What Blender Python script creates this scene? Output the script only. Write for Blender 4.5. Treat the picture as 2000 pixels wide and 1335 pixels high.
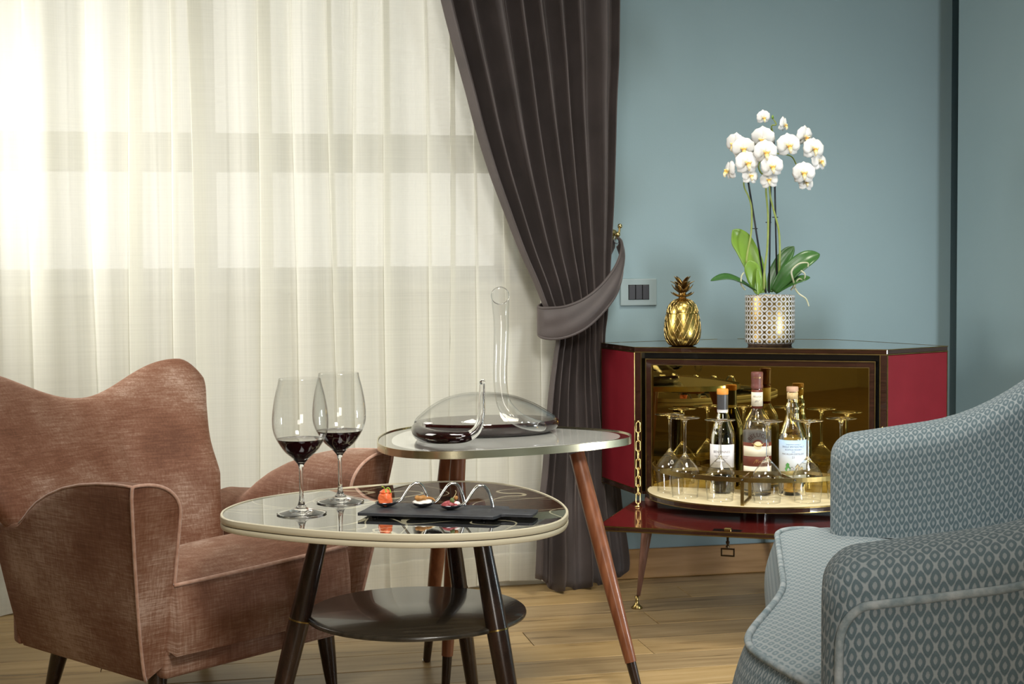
import bpy, bmesh, math, random
from math import sin, cos, pi, radians, sqrt, atan2, exp, tanh
from mathutils import Vector, Matrix
for o in list(bpy.data.objects): bpy.data.objects.remove(o)
SC = bpy.context.scene
COL = SC.collection
random.seed(7)
# ------------------------------------------------------------------ camera, world, lights, exposure
ALPHA = radians(11.6)          # the camera looks 11.6 degrees right of square-on to the back wall
CA, SA = cos(ALPHA), sin(ALPHA)
def W(x, y, z=0.0):            # camera-aligned ground coordinates -> room coordinates (back wall is y = YW)
    return Vector((x*CA + y*SA, -x*SA + y*CA, z))
YW = 4.504
F = 2900.0; PITCH = math.atan((667.5-515)/F); ROLL = 0.008
f_ = Vector((0, cos(PITCH), -sin(PITCH))); r0 = Vector((1, 0, 0)); u0 = Vector((0, sin(PITCH), cos(PITCH)))
r_ = r0*cos(ROLL) - u0*sin(ROLL); u_ = u0*cos(ROLL) + r0*sin(ROLL)
cam = bpy.data.cameras.new('camera'); camo = bpy.data.objects.new('camera', cam); COL.objects.link(camo)
cam.sensor_width = 36; cam.lens = F/2000*36; cam.clip_start = 0.05
R3 = Matrix((W(*r_), W(*u_), W(*(-f_)))).transposed()
camo.matrix_world = Matrix.Translation((0, 0, 1.0)) @ R3.to_4x4()
SC.camera = camo

SC.view_settings.view_transform = 'Standard'; SC.view_settings.look = 'None'
SC.view_settings.gamma = 1; SC.view_settings.use_curve_mapping = False
SC.view_settings.exposure = 0.0
wd = bpy.data.worlds.new('World'); SC.world = wd; wd.use_nodes = True
wb = wd.node_tree.nodes['Background']; wb.inputs[0].default_value = (1.0, .975, .86, 1); wb.inputs[1].default_value = 1.4
cy = SC.cycles
cy.use_denoising = True; cy.sample_clamp_indirect = 8; cy.max_bounces = 14; cy.transmission_bounces = 14
cy.transparent_max_bounces = 16; cy.glossy_bounces = 6; cy.diffuse_bounces = 5; cy.blur_glossy = 0.3

def area(name, loc, target, size, power, color=(1, 1, 1), sy=None, spread=180):
    l = bpy.data.lights.new(name, 'AREA'); l.energy = power; l.color = color; l.size = size; l.spread = radians(spread)
    if sy: l.shape = 'RECTANGLE'; l.size_y = sy
    o = bpy.data.objects.new(name, l); COL.objects.link(o); o.location = loc
    o.rotation_euler = (Vector(target) - Vector(loc)).to_track_quat('-Z', 'Y').to_euler()
    return o
area('studio_light', W(-1.72, 3.62, 1.45), W(.1, 4.55, .95), .7, 13.5, (1, .97, .91), spread=130)
area('studio_light', W(.55, .9, 2.3), W(-.40, 3.75, .6), .6, 11.5, (1, .97, .91), spread=75)
area('studio_light', W(.15, .6, .75), W(-.45, 3.2, .32), .5, 1.9, (1, .97, .93), spread=96)
area('studio_light', W(-.2, 2.6, 2.55), W(.45, 3.2, .4), .6, 11, (1, .98, .94), spread=120)
area('studio_light', W(1.72, 3.1, .55), W(.95, 4.6, .9), .3, 20, (.93, .97, 1))
area('studio_light', W(.95, 3.3, 2.6), W(.7, 4.0, .35), .55, 7.5, (1, .94, .8), spread=80)
area('mirror_wall_fill', (0, -1.0, 2.6), (0, -2.8, 1.0), .8, 45, (1, .93, .8))  # added lamp without a fixture, brightens the rear wall that the mirror reflects

# ------------------------------------------------------------------ materials
def mat(name, color=(.5, .5, .5), rough=.5, metal=0, trans=0, ior=1.45, coat=0, sheen=0, emit=None):
    m = bpy.data.materials.new(name); m.use_nodes = True
    b = m.node_tree.nodes['Principled BSDF']
    b.inputs['Base Color'].default_value = (*color, 1); b.inputs['Roughness'].default_value = rough
    b.inputs['Metallic'].default_value = metal; b.inputs['Transmission Weight'].default_value = trans
    b.inputs['IOR'].default_value = ior; b.inputs['Coat Weight'].default_value = coat
    b.inputs['Coat Roughness'].default_value = .03
    b.inputs['Sheen Weight'].default_value = sheen; b.inputs['Sheen Roughness'].default_value = .4
    return m
def nodes(m): return m.node_tree.nodes, m.node_tree.links, m.node_tree.nodes['Principled BSDF']
def N(ns, t, **kw):
    n = ns.new(t)
    for k, v in kw.items():
        if hasattr(n, k) and not isinstance(v, (tuple, float)) : setattr(n, k, v)
        else: n.inputs[k].default_value = v
    return n
def ramp(ns, stops):
    r = ns.new('ShaderNodeValToRGB'); e = r.color_ramp.elements
    while len(e) < len(stops): e.new(.5)
    for q, (p, c) in zip(e, stops): q.position = p; q.color = (*c, 1)
    return r
def noise_mat(name, c1, c2, scale, rough, stretch=(1, 1, 1), bump=0., detail=4., metal=0, coat=0, sheen=0, lo=.35, hi=.65, bscale=None):
    m = mat(name, c1, rough, metal, coat=coat, sheen=sheen); ns, ln, b = nodes(m)
    tc = ns.new('ShaderNodeTexCoord'); mp = ns.new('ShaderNodeMapping'); mp.inputs['Scale'].default_value = stretch
    nz = ns.new('ShaderNodeTexNoise'); nz.inputs['Scale'].default_value = scale; nz.inputs['Detail'].default_value = detail
    rp = ramp(ns, [(lo, c1), (hi, c2)])
    ln.new(tc.outputs['Object'], mp.inputs[0]); ln.new(mp.outputs[0], nz.inputs['Vector'])
    ln.new(nz.outputs['Fac'], rp.inputs[0]); ln.new(rp.outputs[0], b.inputs['Base Color'])
    if bump:
        bp = ns.new('ShaderNodeBump'); bp.inputs['Strength'].default_value = bump; bp.inputs['Distance'].default_value = .002
        if bscale:
            n2 = ns.new('ShaderNodeTexNoise'); n2.inputs['Scale'].default_value = bscale; ln.new(mp.outputs[0], n2.inputs['Vector']); ln.new(n2.outputs['Fac'], bp.inputs['Height'])
        else: ln.new(nz.outputs['Fac'], bp.inputs['Height'])
        ln.new(bp.outputs[0], b.inputs['Normal'])
    return m
M = {}
M['wall_blue'] = noise_mat('wall_blue', (.250, .350, .380), (.262, .362, .392), 3, .75, bump=.08, bscale=220)
M['wall_cream'] = noise_mat('wall_cream', (.55, .47, .30), (.60, .51, .34), 2, .8)
M['ceiling'] = mat('ceiling_white', (.8, .79, .75), .9)
M['white_frame'] = mat('window_white', (.62, .61, .54), .5)
M['brass'] = noise_mat('brass', (.62, .46, .18), (.72, .56, .26), 40, .22, metal=1)
M['key_iron'] = mat('key_iron', (.05, .035, .02), .35, 1)
M['brass_dark'] = noise_mat('brass_dark', (.25, .175, .06), (.36, .265, .10), 30, .3, metal=1)
M['brass_pine'] = noise_mat('brass_pineapple', (.42, .30, .07), (.56, .41, .12), 25, .25, metal=1)
M['bronze_leaf'] = noise_mat('bronze_leaf', (.20, .11, .04), (.45, .30, .10), 60, .35, metal=1)
M['brass_pale'] = noise_mat('brass_pale', (.66, .60, .40), (.76, .70, .50), 20, .22, metal=1)
M['chrome'] = mat('chrome', (.8, .8, .8), .06, 1)
M['steel_dark'] = mat('steel_dark', (.25, .25, .26), .12, 1)
M['mahogany'] = noise_mat('mahogany', (.045, .011, .007), (.085, .02, .012), 18, .16, (1, 9, 9), coat=.6)
M['mahogany_flap'] = noise_mat('mahogany_flap', (.085, .010, .009), (.13, .017, .014), 14, .14, (1, 12, 12), coat=.7)
M['mahogany_dark'] = noise_mat('mahogany_dark', (.018, .007, .004), (.035, .013, .008), 18, .18, (1, 9, 9), coat=.5)
M['black_lacquer'] = mat('black_lacquer', (.006, .006, .007), .15, coat=.5)
M['red_panel'] = noise_mat('red_panel', (.145, .005, .011), (.165, .007, .014), 12, .42, bump=.05, bscale=400)
M['bronze_mirror'] = mat('bronze_mirror', (.42, .31, .085), .015, 1)
M['tray_top'] = mat('tray_top', (.80, .70, .46), .35)
M['glass'] = mat('clear_glass', (1, 1, 1), 0, 0, 1, 1.47)
def thin_glass():           # blown walls one millimetre thick: straight-through transmission, Fresnel reflection, greyer where the wall is seen edge-on
    m = bpy.data.materials.new('thin_glass'); m.use_nodes = True; ns = m.node_tree.nodes; ln = m.node_tree.links; ns.clear()
    o = ns.new('ShaderNodeOutputMaterial'); tr = ns.new('ShaderNodeBsdfTransparent'); gl = ns.new('ShaderNodeBsdfGlossy'); gl.inputs['Roughness'].default_value = 0
    lw = ns.new('ShaderNodeLayerWeight'); lw.inputs[0].default_value = .5
    rp = ramp(ns, [(0, (.996, .997, .996)), (.6, (.985, .987, .985)), (.86, (.93, .935, .93)), (.97, (.70, .71, .70))]); ln.new(lw.outputs['Facing'], rp.inputs[0]); ln.new(rp.outputs[0], tr.inputs[0])
    pw = ns.new('ShaderNodeMath'); pw.operation = 'POWER'; pw.inputs[1].default_value = 5; ln.new(lw.outputs['Facing'], pw.inputs[0])
    fr = ns.new('ShaderNodeMath'); fr.operation = 'MULTIPLY_ADD'; fr.inputs[1].default_value = .90; fr.inputs[2].default_value = .04; ln.new(pw.outputs[0], fr.inputs[0])
    mx = ns.new('ShaderNodeMixShader'); ln.new(fr.outputs[0], mx.inputs[0]); ln.new(tr.outputs[0], mx.inputs[1]); ln.new(gl.outputs[0], mx.inputs[2]); ln.new(mx.outputs[0], o.inputs[0])
    return m
M['thin_glass'] = thin_glass()
def thin_part(o, test):
    o.data.materials.append(M['thin_glass']); i = len(o.data.materials)-1
    for p in o.data.polygons:
        if test(p.center): p.material_index = i
M['glass_green'] = mat('olive_glass', (.30, .30, .07), 0, 0, 1, 1.5)
M['wine'] = mat('red_wine', (.018, .001, .002), .0, 0, 0, 1.33, coat=.3)
M['wine_edge'] = mat('red_wine_thin', (.45, .01, .02), 0, 0, .9, 1.33)
M['vodka'] = mat('clear_spirit', (.86, .84, .80), 0, 0, .72, 1.36)
M['whisky'] = mat('whisky', (.92, .56, .07), 0, 0, .72, 1.36)
M['whisky_dark'] = mat('whisky_in_green', (.75, .60, .15), 0, 0, 1, 1.36)
M['cap_orange'] = mat('cap_orange', (.75, .30, .05), .5)
M['cap_wood'] = noise_mat('cap_wood', (.50, .30, .19), (.58, .37, .25), 40, .6)
M['cork'] = noise_mat('cork', (.52, .37, .17), (.65, .5, .27), 300, .8)
M['capsule_grey'] = mat('capsule_grey', (.06, .06, .065), .35)
M['cap_brown'] = noise_mat('cap_brown', (.13, .045, .035), (.17, .06, .05), 60, .45)
M['label_white'] = mat('label_white', (.75, .74, .76), .6)
M['label_cream'] = mat('label_cream', (.76, .70, .56), .6)
M['label_brown'] = mat('label_brown', (.14, .032, .018), .5)
M['ink_grey'] = mat('ink_grey', (.16, .15, .18), .6)
M['ink_brown'] = mat('ink_brown', (.05, .015, .01), .5)
M['ink_gold'] = mat('ink_gold', (.5, .33, .12), .35, .7)
M['ink_blue'] = mat('ink_blue', (.15, .2, .32), .6)
M['paint_green'] = mat('paint_green', (.12, .36, .10), .6)
M['paint_yellow'] = mat('paint_yellow', (.70, .55, .25), .6)
M['paint_dark'] = mat('paint_dark', (.14, .10, .07), .6)
M['switch_plate'] = mat('switch_plate', (.27, .34, .35), .35)
M['switch_dark'] = mat('switch_dark', (.028, .028, .034), .4)
M['leg_dark'] = noise_mat('dark_wood_leg', (.017, .009, .006), (.034, .017, .011), 14, .25, (6, 6, 1), coat=.3)
M['leg_brown'] = noise_mat('brown_wood_leg', (.17, .055, .022), (.26, .095, .042), 10, .33, (8, 8, 1), coat=.2)
M['cab_leg'] = noise_mat('cabinet_leg', (.17, .085, .06), (.25, .13, .10), 12, .3, (8, 8, 1), coat=.2)
M['slate'] = noise_mat('slate', (.025, .027, .032), (.045, .048, .055), 30, .5, bump=.25, bscale=60)
M['shelf_wood'] = noise_mat('shelf_dark_wood', (.024, .020, .015), (.050, .042, .031), 7, .26, (2, 10, 1), coat=.25)
M['cream_edge'] = mat('cream_edge', (.66, .60, .44), .32)
M['dark_line'] = mat('dark_line', (.02, .008, .006), .3)
M['white_inlay'] = noise_mat('white_inlay', (.82, .83, .76), (.87, .88, .82), 6, .05, coat=1)
M['clear_border'] = mat('glass_border', (.035, .032, .026), .02, coat=1)
M['petal'] = noise_mat('petal', (.68, .69, .69), (.76, .76, .75), 30, .5, sheen=.1)
M['petal_lip'] = noise_mat('petal_lip', (.80, .62, .16), (.82, .76, .60), 90, .5)
M['lip_yellow'] = noise_mat('lip_yellow', (.80, .52, .06), (.55, .2, .05), 240, .5)
M['leaf_bright'] = noise_mat('leaf_bright', (.125, .235, .028), (.18, .31, .045), 9, .33, (1, 1, .3))
M['leaf_dark'] = noise_mat('leaf_dark', (.025, .085, .018), (.045, .125, .03), 9, .3, (1, 1, .3))
M['stem'] = noise_mat('flower_stem', (.19, .25, .05), (.26, .32, .09), 40, .5)
M['root'] = noise_mat('aerial_root', (.36, .38, .24), (.50, .50, .38), 60, .6)
M['stake'] = mat('stake', (.012, .014, .02), .4)
M['soil'] = noise_mat('bark_soil', (.06, .035, .02), (.12, .07, .04), 60, .9)
M['salmon'] = noise_mat('salmon', (.85, .13, .035), (.92, .25, .10), 90, .25, (1, 1, 4))
M['herb'] = mat('herb', (.30, .42, .05), .5)
M['cheese'] = noise_mat('cheese', (.80, .76, .68), (.88, .86, .80), 140, .6, bump=.4)
M['crust'] = noise_mat('crust', (.36, .16, .04), (.52, .27, .08), 80, .5, bump=.4)
M['tartare'] = noise_mat('tartare', (.22, .02, .03), (.45, .12, .12), 160, .35, bump=.4)
M['caper'] = mat('caper', (.13, .16, .05), .45)
M['caper_stalk'] = mat('caper_stalk', (.42, .35, .18), .5)

def glossy_lines_mat():     # dark back-painted glass with pale curved threads
    m = mat('black_painted_glass', (.012, .012, .011), .015, ior=1.6, coat=1); ns, ln, b = nodes(m)
    tc = ns.new('ShaderNodeTexCoord')
    out = None
    def lines(scale, rot, thr, dist):
        mp = ns.new('ShaderNodeMapping'); mp.inputs['Rotation'].default_value = (0, 0, rot); mp.inputs['Location'].default_value = (rot*.7, .3*rot, 0)
        ln.new(tc.outputs['Object'], mp.inputs[0])
        w = ns.new('ShaderNodeTexNoise'); w.inputs['Scale'].default_value = scale; w.inputs['Detail'].default_value = 0.; w.inputs['Distortion'].default_value = dist
        ln.new(mp.outputs[0], w.inputs['Vector'])
        a = ns.new('ShaderNodeMath'); a.operation = 'SUBTRACT'; a.inputs[1].default_value = .5; ln.new(w.outputs['Fac'], a.inputs[0])
        c = ns.new('ShaderNodeMath'); c.operation = 'ABSOLUTE'; ln.new(a.outputs[0], c.inputs[0])
        d = ns.new('ShaderNodeMath'); d.operation = 'LESS_THAN'; d.inputs[1].default_value = thr; ln.new(c.outputs[0], d.inputs[0])
        return d
    for sc, ro, th, di in ((4.2, .4, .0045, .3), (5.5, 1.6, .005, .2), (3.2, 2.7, .0035, .6)):
        d = lines(sc, ro, th, di)
        if out is None: out = d
        else:
            x = ns.new('ShaderNodeMath'); x.operation = 'MAXIMUM'; ln.new(out.outputs[0], x.inputs[0]); ln.new(d.outputs[0], x.inputs[1]); out = x
    rp = ramp(ns, [(0, (.012, .012, .011)), (1, (.55, .50, .33))]); ln.new(out.outputs[0], rp.inputs[0]); ln.new(rp.outputs[0], b.inputs['Base Color'])
    return m
M['table_glass'] = glossy_lines_mat()

def pot_mat():              # white lattice of rounded diamonds over gold leaf, by UV
    m = mat('pot_lattice', (.8, .8, .78), .35); ns, ln, b = nodes(m)
    d, _ = ogee(ns, ln, 16, 4.8)
    r1 = ramp(ns, [(0, (.46, .30, .085)), (.40, (.46, .30, .085)), (.44, (.72, .72, .72)), (.84, (.72, .72, .72)), (.88, (.40, .28, .10))]); r1.color_ramp.interpolation = 'LINEAR'
    ln.new(d, r1.inputs[0]); ln.new(r1.outputs[0], b.inputs['Base Color'])
    r2 = ramp(ns, [(.40, (1, 1, 1)), (.44, (0, 0, 0)), (.84, (0, 0, 0)), (.88, (1, 1, 1))]); ln.new(d, r2.inputs[0]); ln.new(r2.outputs[0], b.inputs['Metallic'])
    bp = ns.new('ShaderNodeBump'); bp.inputs['Strength'].default_value = .5; bp.inputs['Distance'].default_value = .002; bp.invert = True
    ln.new(r2.outputs[0], bp.inputs['Height']); ln.new(bp.outputs[0], b.inputs['Normal'])
    return m
def ogee(ns, ln, nu, nv, tear=0.):   # distance field of staggered pointed ovals: 0 in the middle of a cell, 1 on the lattice
    def MA(op, a, bb=None, v=None):
        n = ns.new('ShaderNodeMath'); n.operation = op
        if isinstance(a, (int, float)): n.inputs[0].default_value = a
        else: ln.new(a, n.inputs[0])
        if bb is not None:
            if isinstance(bb, (int, float)): n.inputs[1].default_value = bb
            else: ln.new(bb, n.inputs[1])
        return n.outputs[0]
    tc = ns.new('ShaderNodeTexCoord'); sp = ns.new('ShaderNodeSeparateXYZ'); ln.new(tc.outputs['UV'], sp.inputs[0])
    U = MA('MULTIPLY', sp.outputs[0], float(nu)); V = MA('MULTIPLY', sp.outputs[1], float(nv))
    ds = []
    for off in (0., .5):
        x = MA('ABSOLUTE', MA('SUBTRACT', MA('FRACT', MA('ADD', U, off)), .5))
        y = MA('ABSOLUTE', MA('SUBTRACT', MA('FRACT', MA('ADD', V, off)), .5))
        dia = MA('ADD', x, y)                                   # diamond: reaches .5 on the lattice
        eu = MA('SQRT', MA('ADD', MA('MULTIPLY', x, x), MA('MULTIPLY', y, y)))
        ds.append(MA('ADD', MA('MULTIPLY', dia, .75), MA('MULTIPLY', eu, 1.55)))
    return MA('MINIMUM', ds[0], ds[1]), MA
M['pot'] = pot_mat()

def blue_fabric(name, ogees=True):
    m = mat(name, (.3, .36, .38), .85, sheen=.12); ns, ln, b = nodes(m)
    light = (.30, .345, .365); dark = (.125, .180, .203); line = (.35, .395, .412)
    d, MA = ogee(ns, ln, 1/.0162, 1/.0305)
    tc = ns.new('ShaderNodeTexCoord')
    nz = N(ns, 'ShaderNodeTexNoise', Scale=900., Detail=2.); ln.new(tc.outputs['UV'], nz.inputs['Vector'])
    dj = MA('ADD', d, MA('MULTIPLY', MA('SUBTRACT', nz.outputs['Fac'], .5), .22))
    r1 = ramp(ns, [(.30, light), (.38, dark), (.80, dark), (.89, light), (.97, line)])
    ln.new(dj, r1.inputs[0])
    r2 = ramp(ns, [(.20, (.2,)*3), (.32, (1,)*3), (.60, (1,)*3), (.74, (.2,)*3)]); ln.new(dj, r2.inputs[0])
    n2 = N(ns, 'ShaderNodeTexNoise', Scale=1500., Detail=1.); ln.new(tc.outputs['UV'], n2.inputs['Vector'])
    h = MA('ADD', r2.outputs[0], MA('MULTIPLY', n2.outputs['Fac'], .6))
    bp = ns.new('ShaderNodeBump'); bp.inputs['Strength'].default_value = .45; bp.inputs['Distance'].default_value = .002
    ln.new(h, bp.inputs['Height']); ln.new(bp.outputs[0], b.inputs['Normal'])
    ln.new(r1.outputs[0], b.inputs['Base Color'])
    return m
M['blue_fabric'] = blue_fabric('blue_ogee_fabric')
def blue_seat():
    m = mat('blue_ribbed_fabric', (.3, .36, .38), .85, sheen=.12); ns, ln, b = nodes(m)
    d, MA = ogee(ns, ln, 1/.0162, 1/.0305)
    r1 = ramp(ns, [(.15, (.33, .38, .395)), (.35, (.19, .25, .27)), (.62, (.19, .25, .27)), (.8, (.35, .39, .40))]); ln.new(d, r1.inputs[0]); ln.new(r1.outputs[0], b.inputs['Base Color'])
    bp = ns.new('ShaderNodeBump'); bp.inputs['Strength'].default_value = .3; bp.inputs['Distance'].default_value = .002
    ln.new(d, bp.inputs['Height']); ln.new(bp.outputs[0], b.inputs['Normal'])
    return m
M['blue_seat'] = blue_seat()
M['blue_piping'] = noise_mat('blue_piping', (.20, .26, .28), (.42, .46, .47), 60, .85, bump=.4, bscale=300)

def velvet_pink():
    m = mat('worn_pink_velvet', (.3, .13, .08), .7, sheen=.30); ns, ln, b = nodes(m)
    b.inputs['Sheen Tint'].default_value = (.95, .62, .48, 1); b.inputs['Sheen Roughness'].default_value = .35
    tc = ns.new('ShaderNodeTexCoord')
    n1 = N(ns, 'ShaderNodeTexNoise', Scale=5., Detail=5.); ln.new(tc.outputs['Object'], n1.inputs['Vector'])
    mp = ns.new('ShaderNodeMapping'); mp.inputs['Scale'].default_value = (9, 9, 150); ln.new(tc.outputs['Object'], mp.inputs[0])
    n2 = N(ns, 'ShaderNodeTexNoise', Scale=2., Detail=5., Roughness=.7); ln.new(mp.outputs[0], n2.inputs['Vector'])
    mp3 = ns.new('ShaderNodeMapping'); mp3.inputs['Scale'].default_value = (110, 110, 8); ln.new(tc.outputs['Object'], mp3.inputs[0])
    n3 = N(ns, 'ShaderNodeTexNoise', Scale=2., Detail=4., Roughness=.7); ln.new(mp3.outputs[0], n3.inputs['Vector'])
    def MA(op, a, bb):
        n = ns.new('ShaderNodeMath'); n.operation = op
        for i, q in enumerate((a, bb)):
            if isinstance(q, float): n.inputs[i].default_value = q
            else: ln.new(q, n.inputs[i])
        return n.outputs[0]
    s = MA('ADD', MA('MULTIPLY', n1.outputs['Fac'], .62), MA('ADD', MA('MULTIPLY', n2.outputs['Fac'], .40), MA('MULTIPLY', n3.outputs['Fac'], .28)))
    r1 = ramp(ns, [(.49, (.105, .036, .014)), (.60, (.165, .066, .033)), (.69, (.225, .118, .074)), (.80, (.40, .275, .21))]); ln.new(s, r1.inputs[0]); ln.new(r1.outputs[0], b.inputs['Base Color'])
    bp = ns.new('ShaderNodeBump'); bp.inputs['Strength'].default_value = .35; bp.inputs['Distance'].default_value = .0015
    ln.new(MA('ADD', n2.outputs['Fac'], n3.outputs['Fac']), bp.inputs['Height']); ln.new(bp.outputs[0], b.inputs['Normal'])
    return m
M['pink_velvet'] = velvet_pink()
M['pink_piping'] = noise_mat('pink_piping', (.40, .22, .15), (.50, .31, .23), 80, .7, sheen=.4)
M['dark_velvet'] = noise_mat('brown_velvet', (.056, .046, .044), (.074, .060, .058), 9, .6, sheen=.25, bump=.12, bscale=350)
M['dark_velvet'].node_tree.nodes['Principled BSDF'].inputs['Sheen Tint'].default_value = (.75, .62, .58, 1)
M['brown_lining'] = mat('tieback_ring', (.5, .5, .55), .2, .8)

def sheer_mat():
    m = bpy.data.materials.new('sheer_linen'); m.use_nodes = True; ns = m.node_tree.nodes; ln = m.node_tree.links; ns.clear()
    o = ns.new('ShaderNodeOutputMaterial')
    df = ns.new('ShaderNodeBsdfDiffuse'); tl = ns.new('ShaderNodeBsdfTranslucent'); tr = ns.new('ShaderNodeBsdfTransparent')
    df.inputs[0].default_value = (.88, .88, .82, 1); tl.inputs[0].default_value = (.86, .85, .74, 1)
    tc = ns.new('ShaderNodeTexCoord')
    outs = []
    for sc in ((320, 1, 4), (4, 1, 320)):
        mp = ns.new('ShaderNodeMapping'); mp.inputs['Scale'].default_value = sc; ln.new(tc.outputs['Object'], mp.inputs[0])
        nz = N(ns, 'ShaderNodeTexNoise', Scale=1., Detail=2.); ln.new(mp.outputs[0], nz.inputs['Vector']); outs.append(nz)
    ad = ns.new('ShaderNodeMath'); ad.operation = 'ADD'; ln.new(outs[0].outputs['Fac'], ad.inputs[0]); ln.new(outs[1].outputs['Fac'], ad.inputs[1])
    mr = ns.new('ShaderNodeMapRange'); mr.inputs['From Min'].default_value = .7; mr.inputs['From Max'].default_value = 1.3
    mr.inputs['To Min'].default_value = .09; mr.inputs['To Max'].default_value = .17; ln.new(ad.outputs[0], mr.inputs['Value'])
    m1 = ns.new('ShaderNodeMixShader'); m1.inputs[0].default_value = .42; ln.new(df.outputs[0], m1.inputs[1]); ln.new(tl.outputs[0], m1.inputs[2])
    m2 = ns.new('ShaderNodeMixShader'); ln.new(mr.outputs[0], m2.inputs[0]); ln.new(m1.outputs[0], m2.inputs[1]); ln.new(tr.outputs[0], m2.inputs[2])
    ln.new(m2.outputs[0], o.inputs[0])
    return m
M['sheer'] = sheer_mat()

def oak(i, c1, c2):
    m = mat('oak_plank_%d' % i, c1, .38); ns, ln, b = nodes(m)
    tc = ns.new('ShaderNodeTexCoord'); mp = ns.new('ShaderNodeMapping'); mp.inputs['Scale'].default_value = (1.3, 22, 22); mp.inputs['Location'].default_value = (i*3.1, i*1.7, 0)
    oi = ns.new('ShaderNodeObjectInfo'); va = ns.new('ShaderNodeVectorMath'); va.operation = 'MULTIPLY_ADD'
    ln.new(oi.outputs['Random'], va.inputs[0]); va.inputs[1].default_value = (40, 17, 9); ln.new(tc.outputs['Object'], va.inputs[2])
    ln.new(va.outputs[0], mp.inputs[0])
    nz = N(ns, 'ShaderNodeTexNoise', Scale=1.6, Detail=6., Roughness=.65, Distortion=.9); ln.new(mp.outputs[0], nz.inputs['Vector'])
    rp = ramp(ns, [(.30, tuple(q*.30 for q in c1)), (.43, c1), (.70, c2)]); ln.new(nz.outputs['Fac'], rp.inputs[0]); ln.new(rp.outputs[0], b.inputs['Base Color'])
    bp = ns.new('ShaderNodeBump'); bp.inputs['Strength'].default_value = .15; bp.inputs['Distance'].default_value = .001
    ln.new(nz.outputs['Fac'], bp.inputs['Height']); ln.new(bp.outputs[0], b.inputs['Normal'])
    return m
OAK = [oak(0, (.37, .245, .105), (.47, .335, .165)), oak(1, (.33, .22, .10), (.43, .31, .16)), oak(2, (.41, .275, .12), (.52, .37, .19)), oak(3, (.29, .20, .10), (.40, .29, .155))]
M['oak_base'] = noise_mat('oak_baseboard', (.30, .155, .045), (.40, .22, .075), 5, .35, (1, 6, 14), bump=.1)
M['gap'] = mat('plank_gap', (.03, .018, .01), .9)

# ------------------------------------------------------------------ mesh helpers
def link(name, me, m=None, parent=None, smooth=True):
    o = bpy.data.objects.new(name, me); COL.objects.link(o)
    if m is not None: me.materials.append(m)
    if parent is not None: o.parent = parent
    if smooth:
        me.polygons.foreach_set('use_smooth', [True]*len(me.polygons))
    return o
def mesh(name, vs, fs, m=None, parent=None, smooth=True, uv=None, sharp=None, recalc=True):
    me = bpy.data.meshes.new(name); me.from_pydata([tuple(v) for v in vs], [], fs)
    if uv is not None:
        l = me.uv_layers.new(name='UVMap')
        for p in me.polygons:
            for li, vi in zip(p.loop_indices, p.vertices): l.data[li].uv = uv[vi]
    if recalc:
        bm = bmesh.new(); bm.from_mesh(me); bmesh.ops.recalc_face_normals(bm, faces=bm.faces[:]); bm.to_mesh(me); bm.free()
    o = link(name, me, m, parent, smooth)
    if smooth and sharp: me.set_sharp_from_angle(angle=radians(sharp))
    return o
def tag(o, label=None, cat=None, group=None, kind=None):
    if label: o['label'] = label
    if cat: o['category'] = cat
    if group: o['group'] = group
    if kind: o['kind'] = kind
    return o
def thing(name, loc, rz, label, cat, group=None):
    o = bpy.data.objects.new(name, None); o.empty_display_size = .05; COL.objects.link(o); o.location = loc; o.rotation_euler = (0, 0, rz)
    return tag(o, label, cat, group)
def copy_tree(o, parent=None):
    c = o.copy(); COL.objects.link(c)
    if parent is not None: c.parent = parent
    for ch in [q for q in bpy.data.objects if q.parent == o]: copy_tree(ch, c)
    return c
def J(*parts):                  # joins (verts, faces) lists into one
    V, Fc = [], []
    for v, f in parts:
        n = len(V); V += list(v); Fc += [tuple(i+n for i in q) for q in f]
    return V, Fc
def lathe(prof, seg=40, sx=1, sy=1, cx=0, cy_=0, cz=0):
    V, Fc = [], []
    rows = []
    for r, z in prof:
        if r < 1e-6: rows.append([len(V)]); V.append((cx, cy_, cz+z))
        else:
            rows.append(list(range(len(V), len(V)+seg)))
            for k in range(seg):
                a = 2*pi*k/seg; V.append((cx+r*cos(a)*sx, cy_+r*sin(a)*sy, cz+z))
    for a, b in zip(rows, rows[1:]):
        for k in range(seg):
            k2 = (k+1) % seg
            if len(a) == 1 and len(b) == 1: continue
            if len(a) == 1: Fc.append((a[0], b[k2], b[k]))
            elif len(b) == 1: Fc.append((a[k], a[k2], b[0]))
            else: Fc.append((a[k], a[k2], b[k2], b[k]))
    return V, Fc
def smooth_prof(pts, n=6):      # Catmull-Rom through profile points
    return [tuple(q) for q in cr(pts, n)]
def cr(pts, n=8, closed=False):
    P = [Vector(p) for p in pts]; out = []; L = len(P)
    rng = range(L) if closed else range(L-1)
    for i in rng:
        if closed: p0, p1, p2, p3 = P[i-1], P[i], P[(i+1) % L], P[(i+2) % L]
        else: p0, p1, p2, p3 = P[max(i-1, 0)], P[i], P[i+1], P[min(i+2, L-1)]
        for k in range(n):
            t = k/n
            out.append(.5*((2*p1) + (p2-p0)*t + (2*p0-5*p1+4*p2-p3)*t*t + (3*p1-p0-3*p2+p3)*t**3))
    if not closed: out.append(P[-1])
    return out
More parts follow.
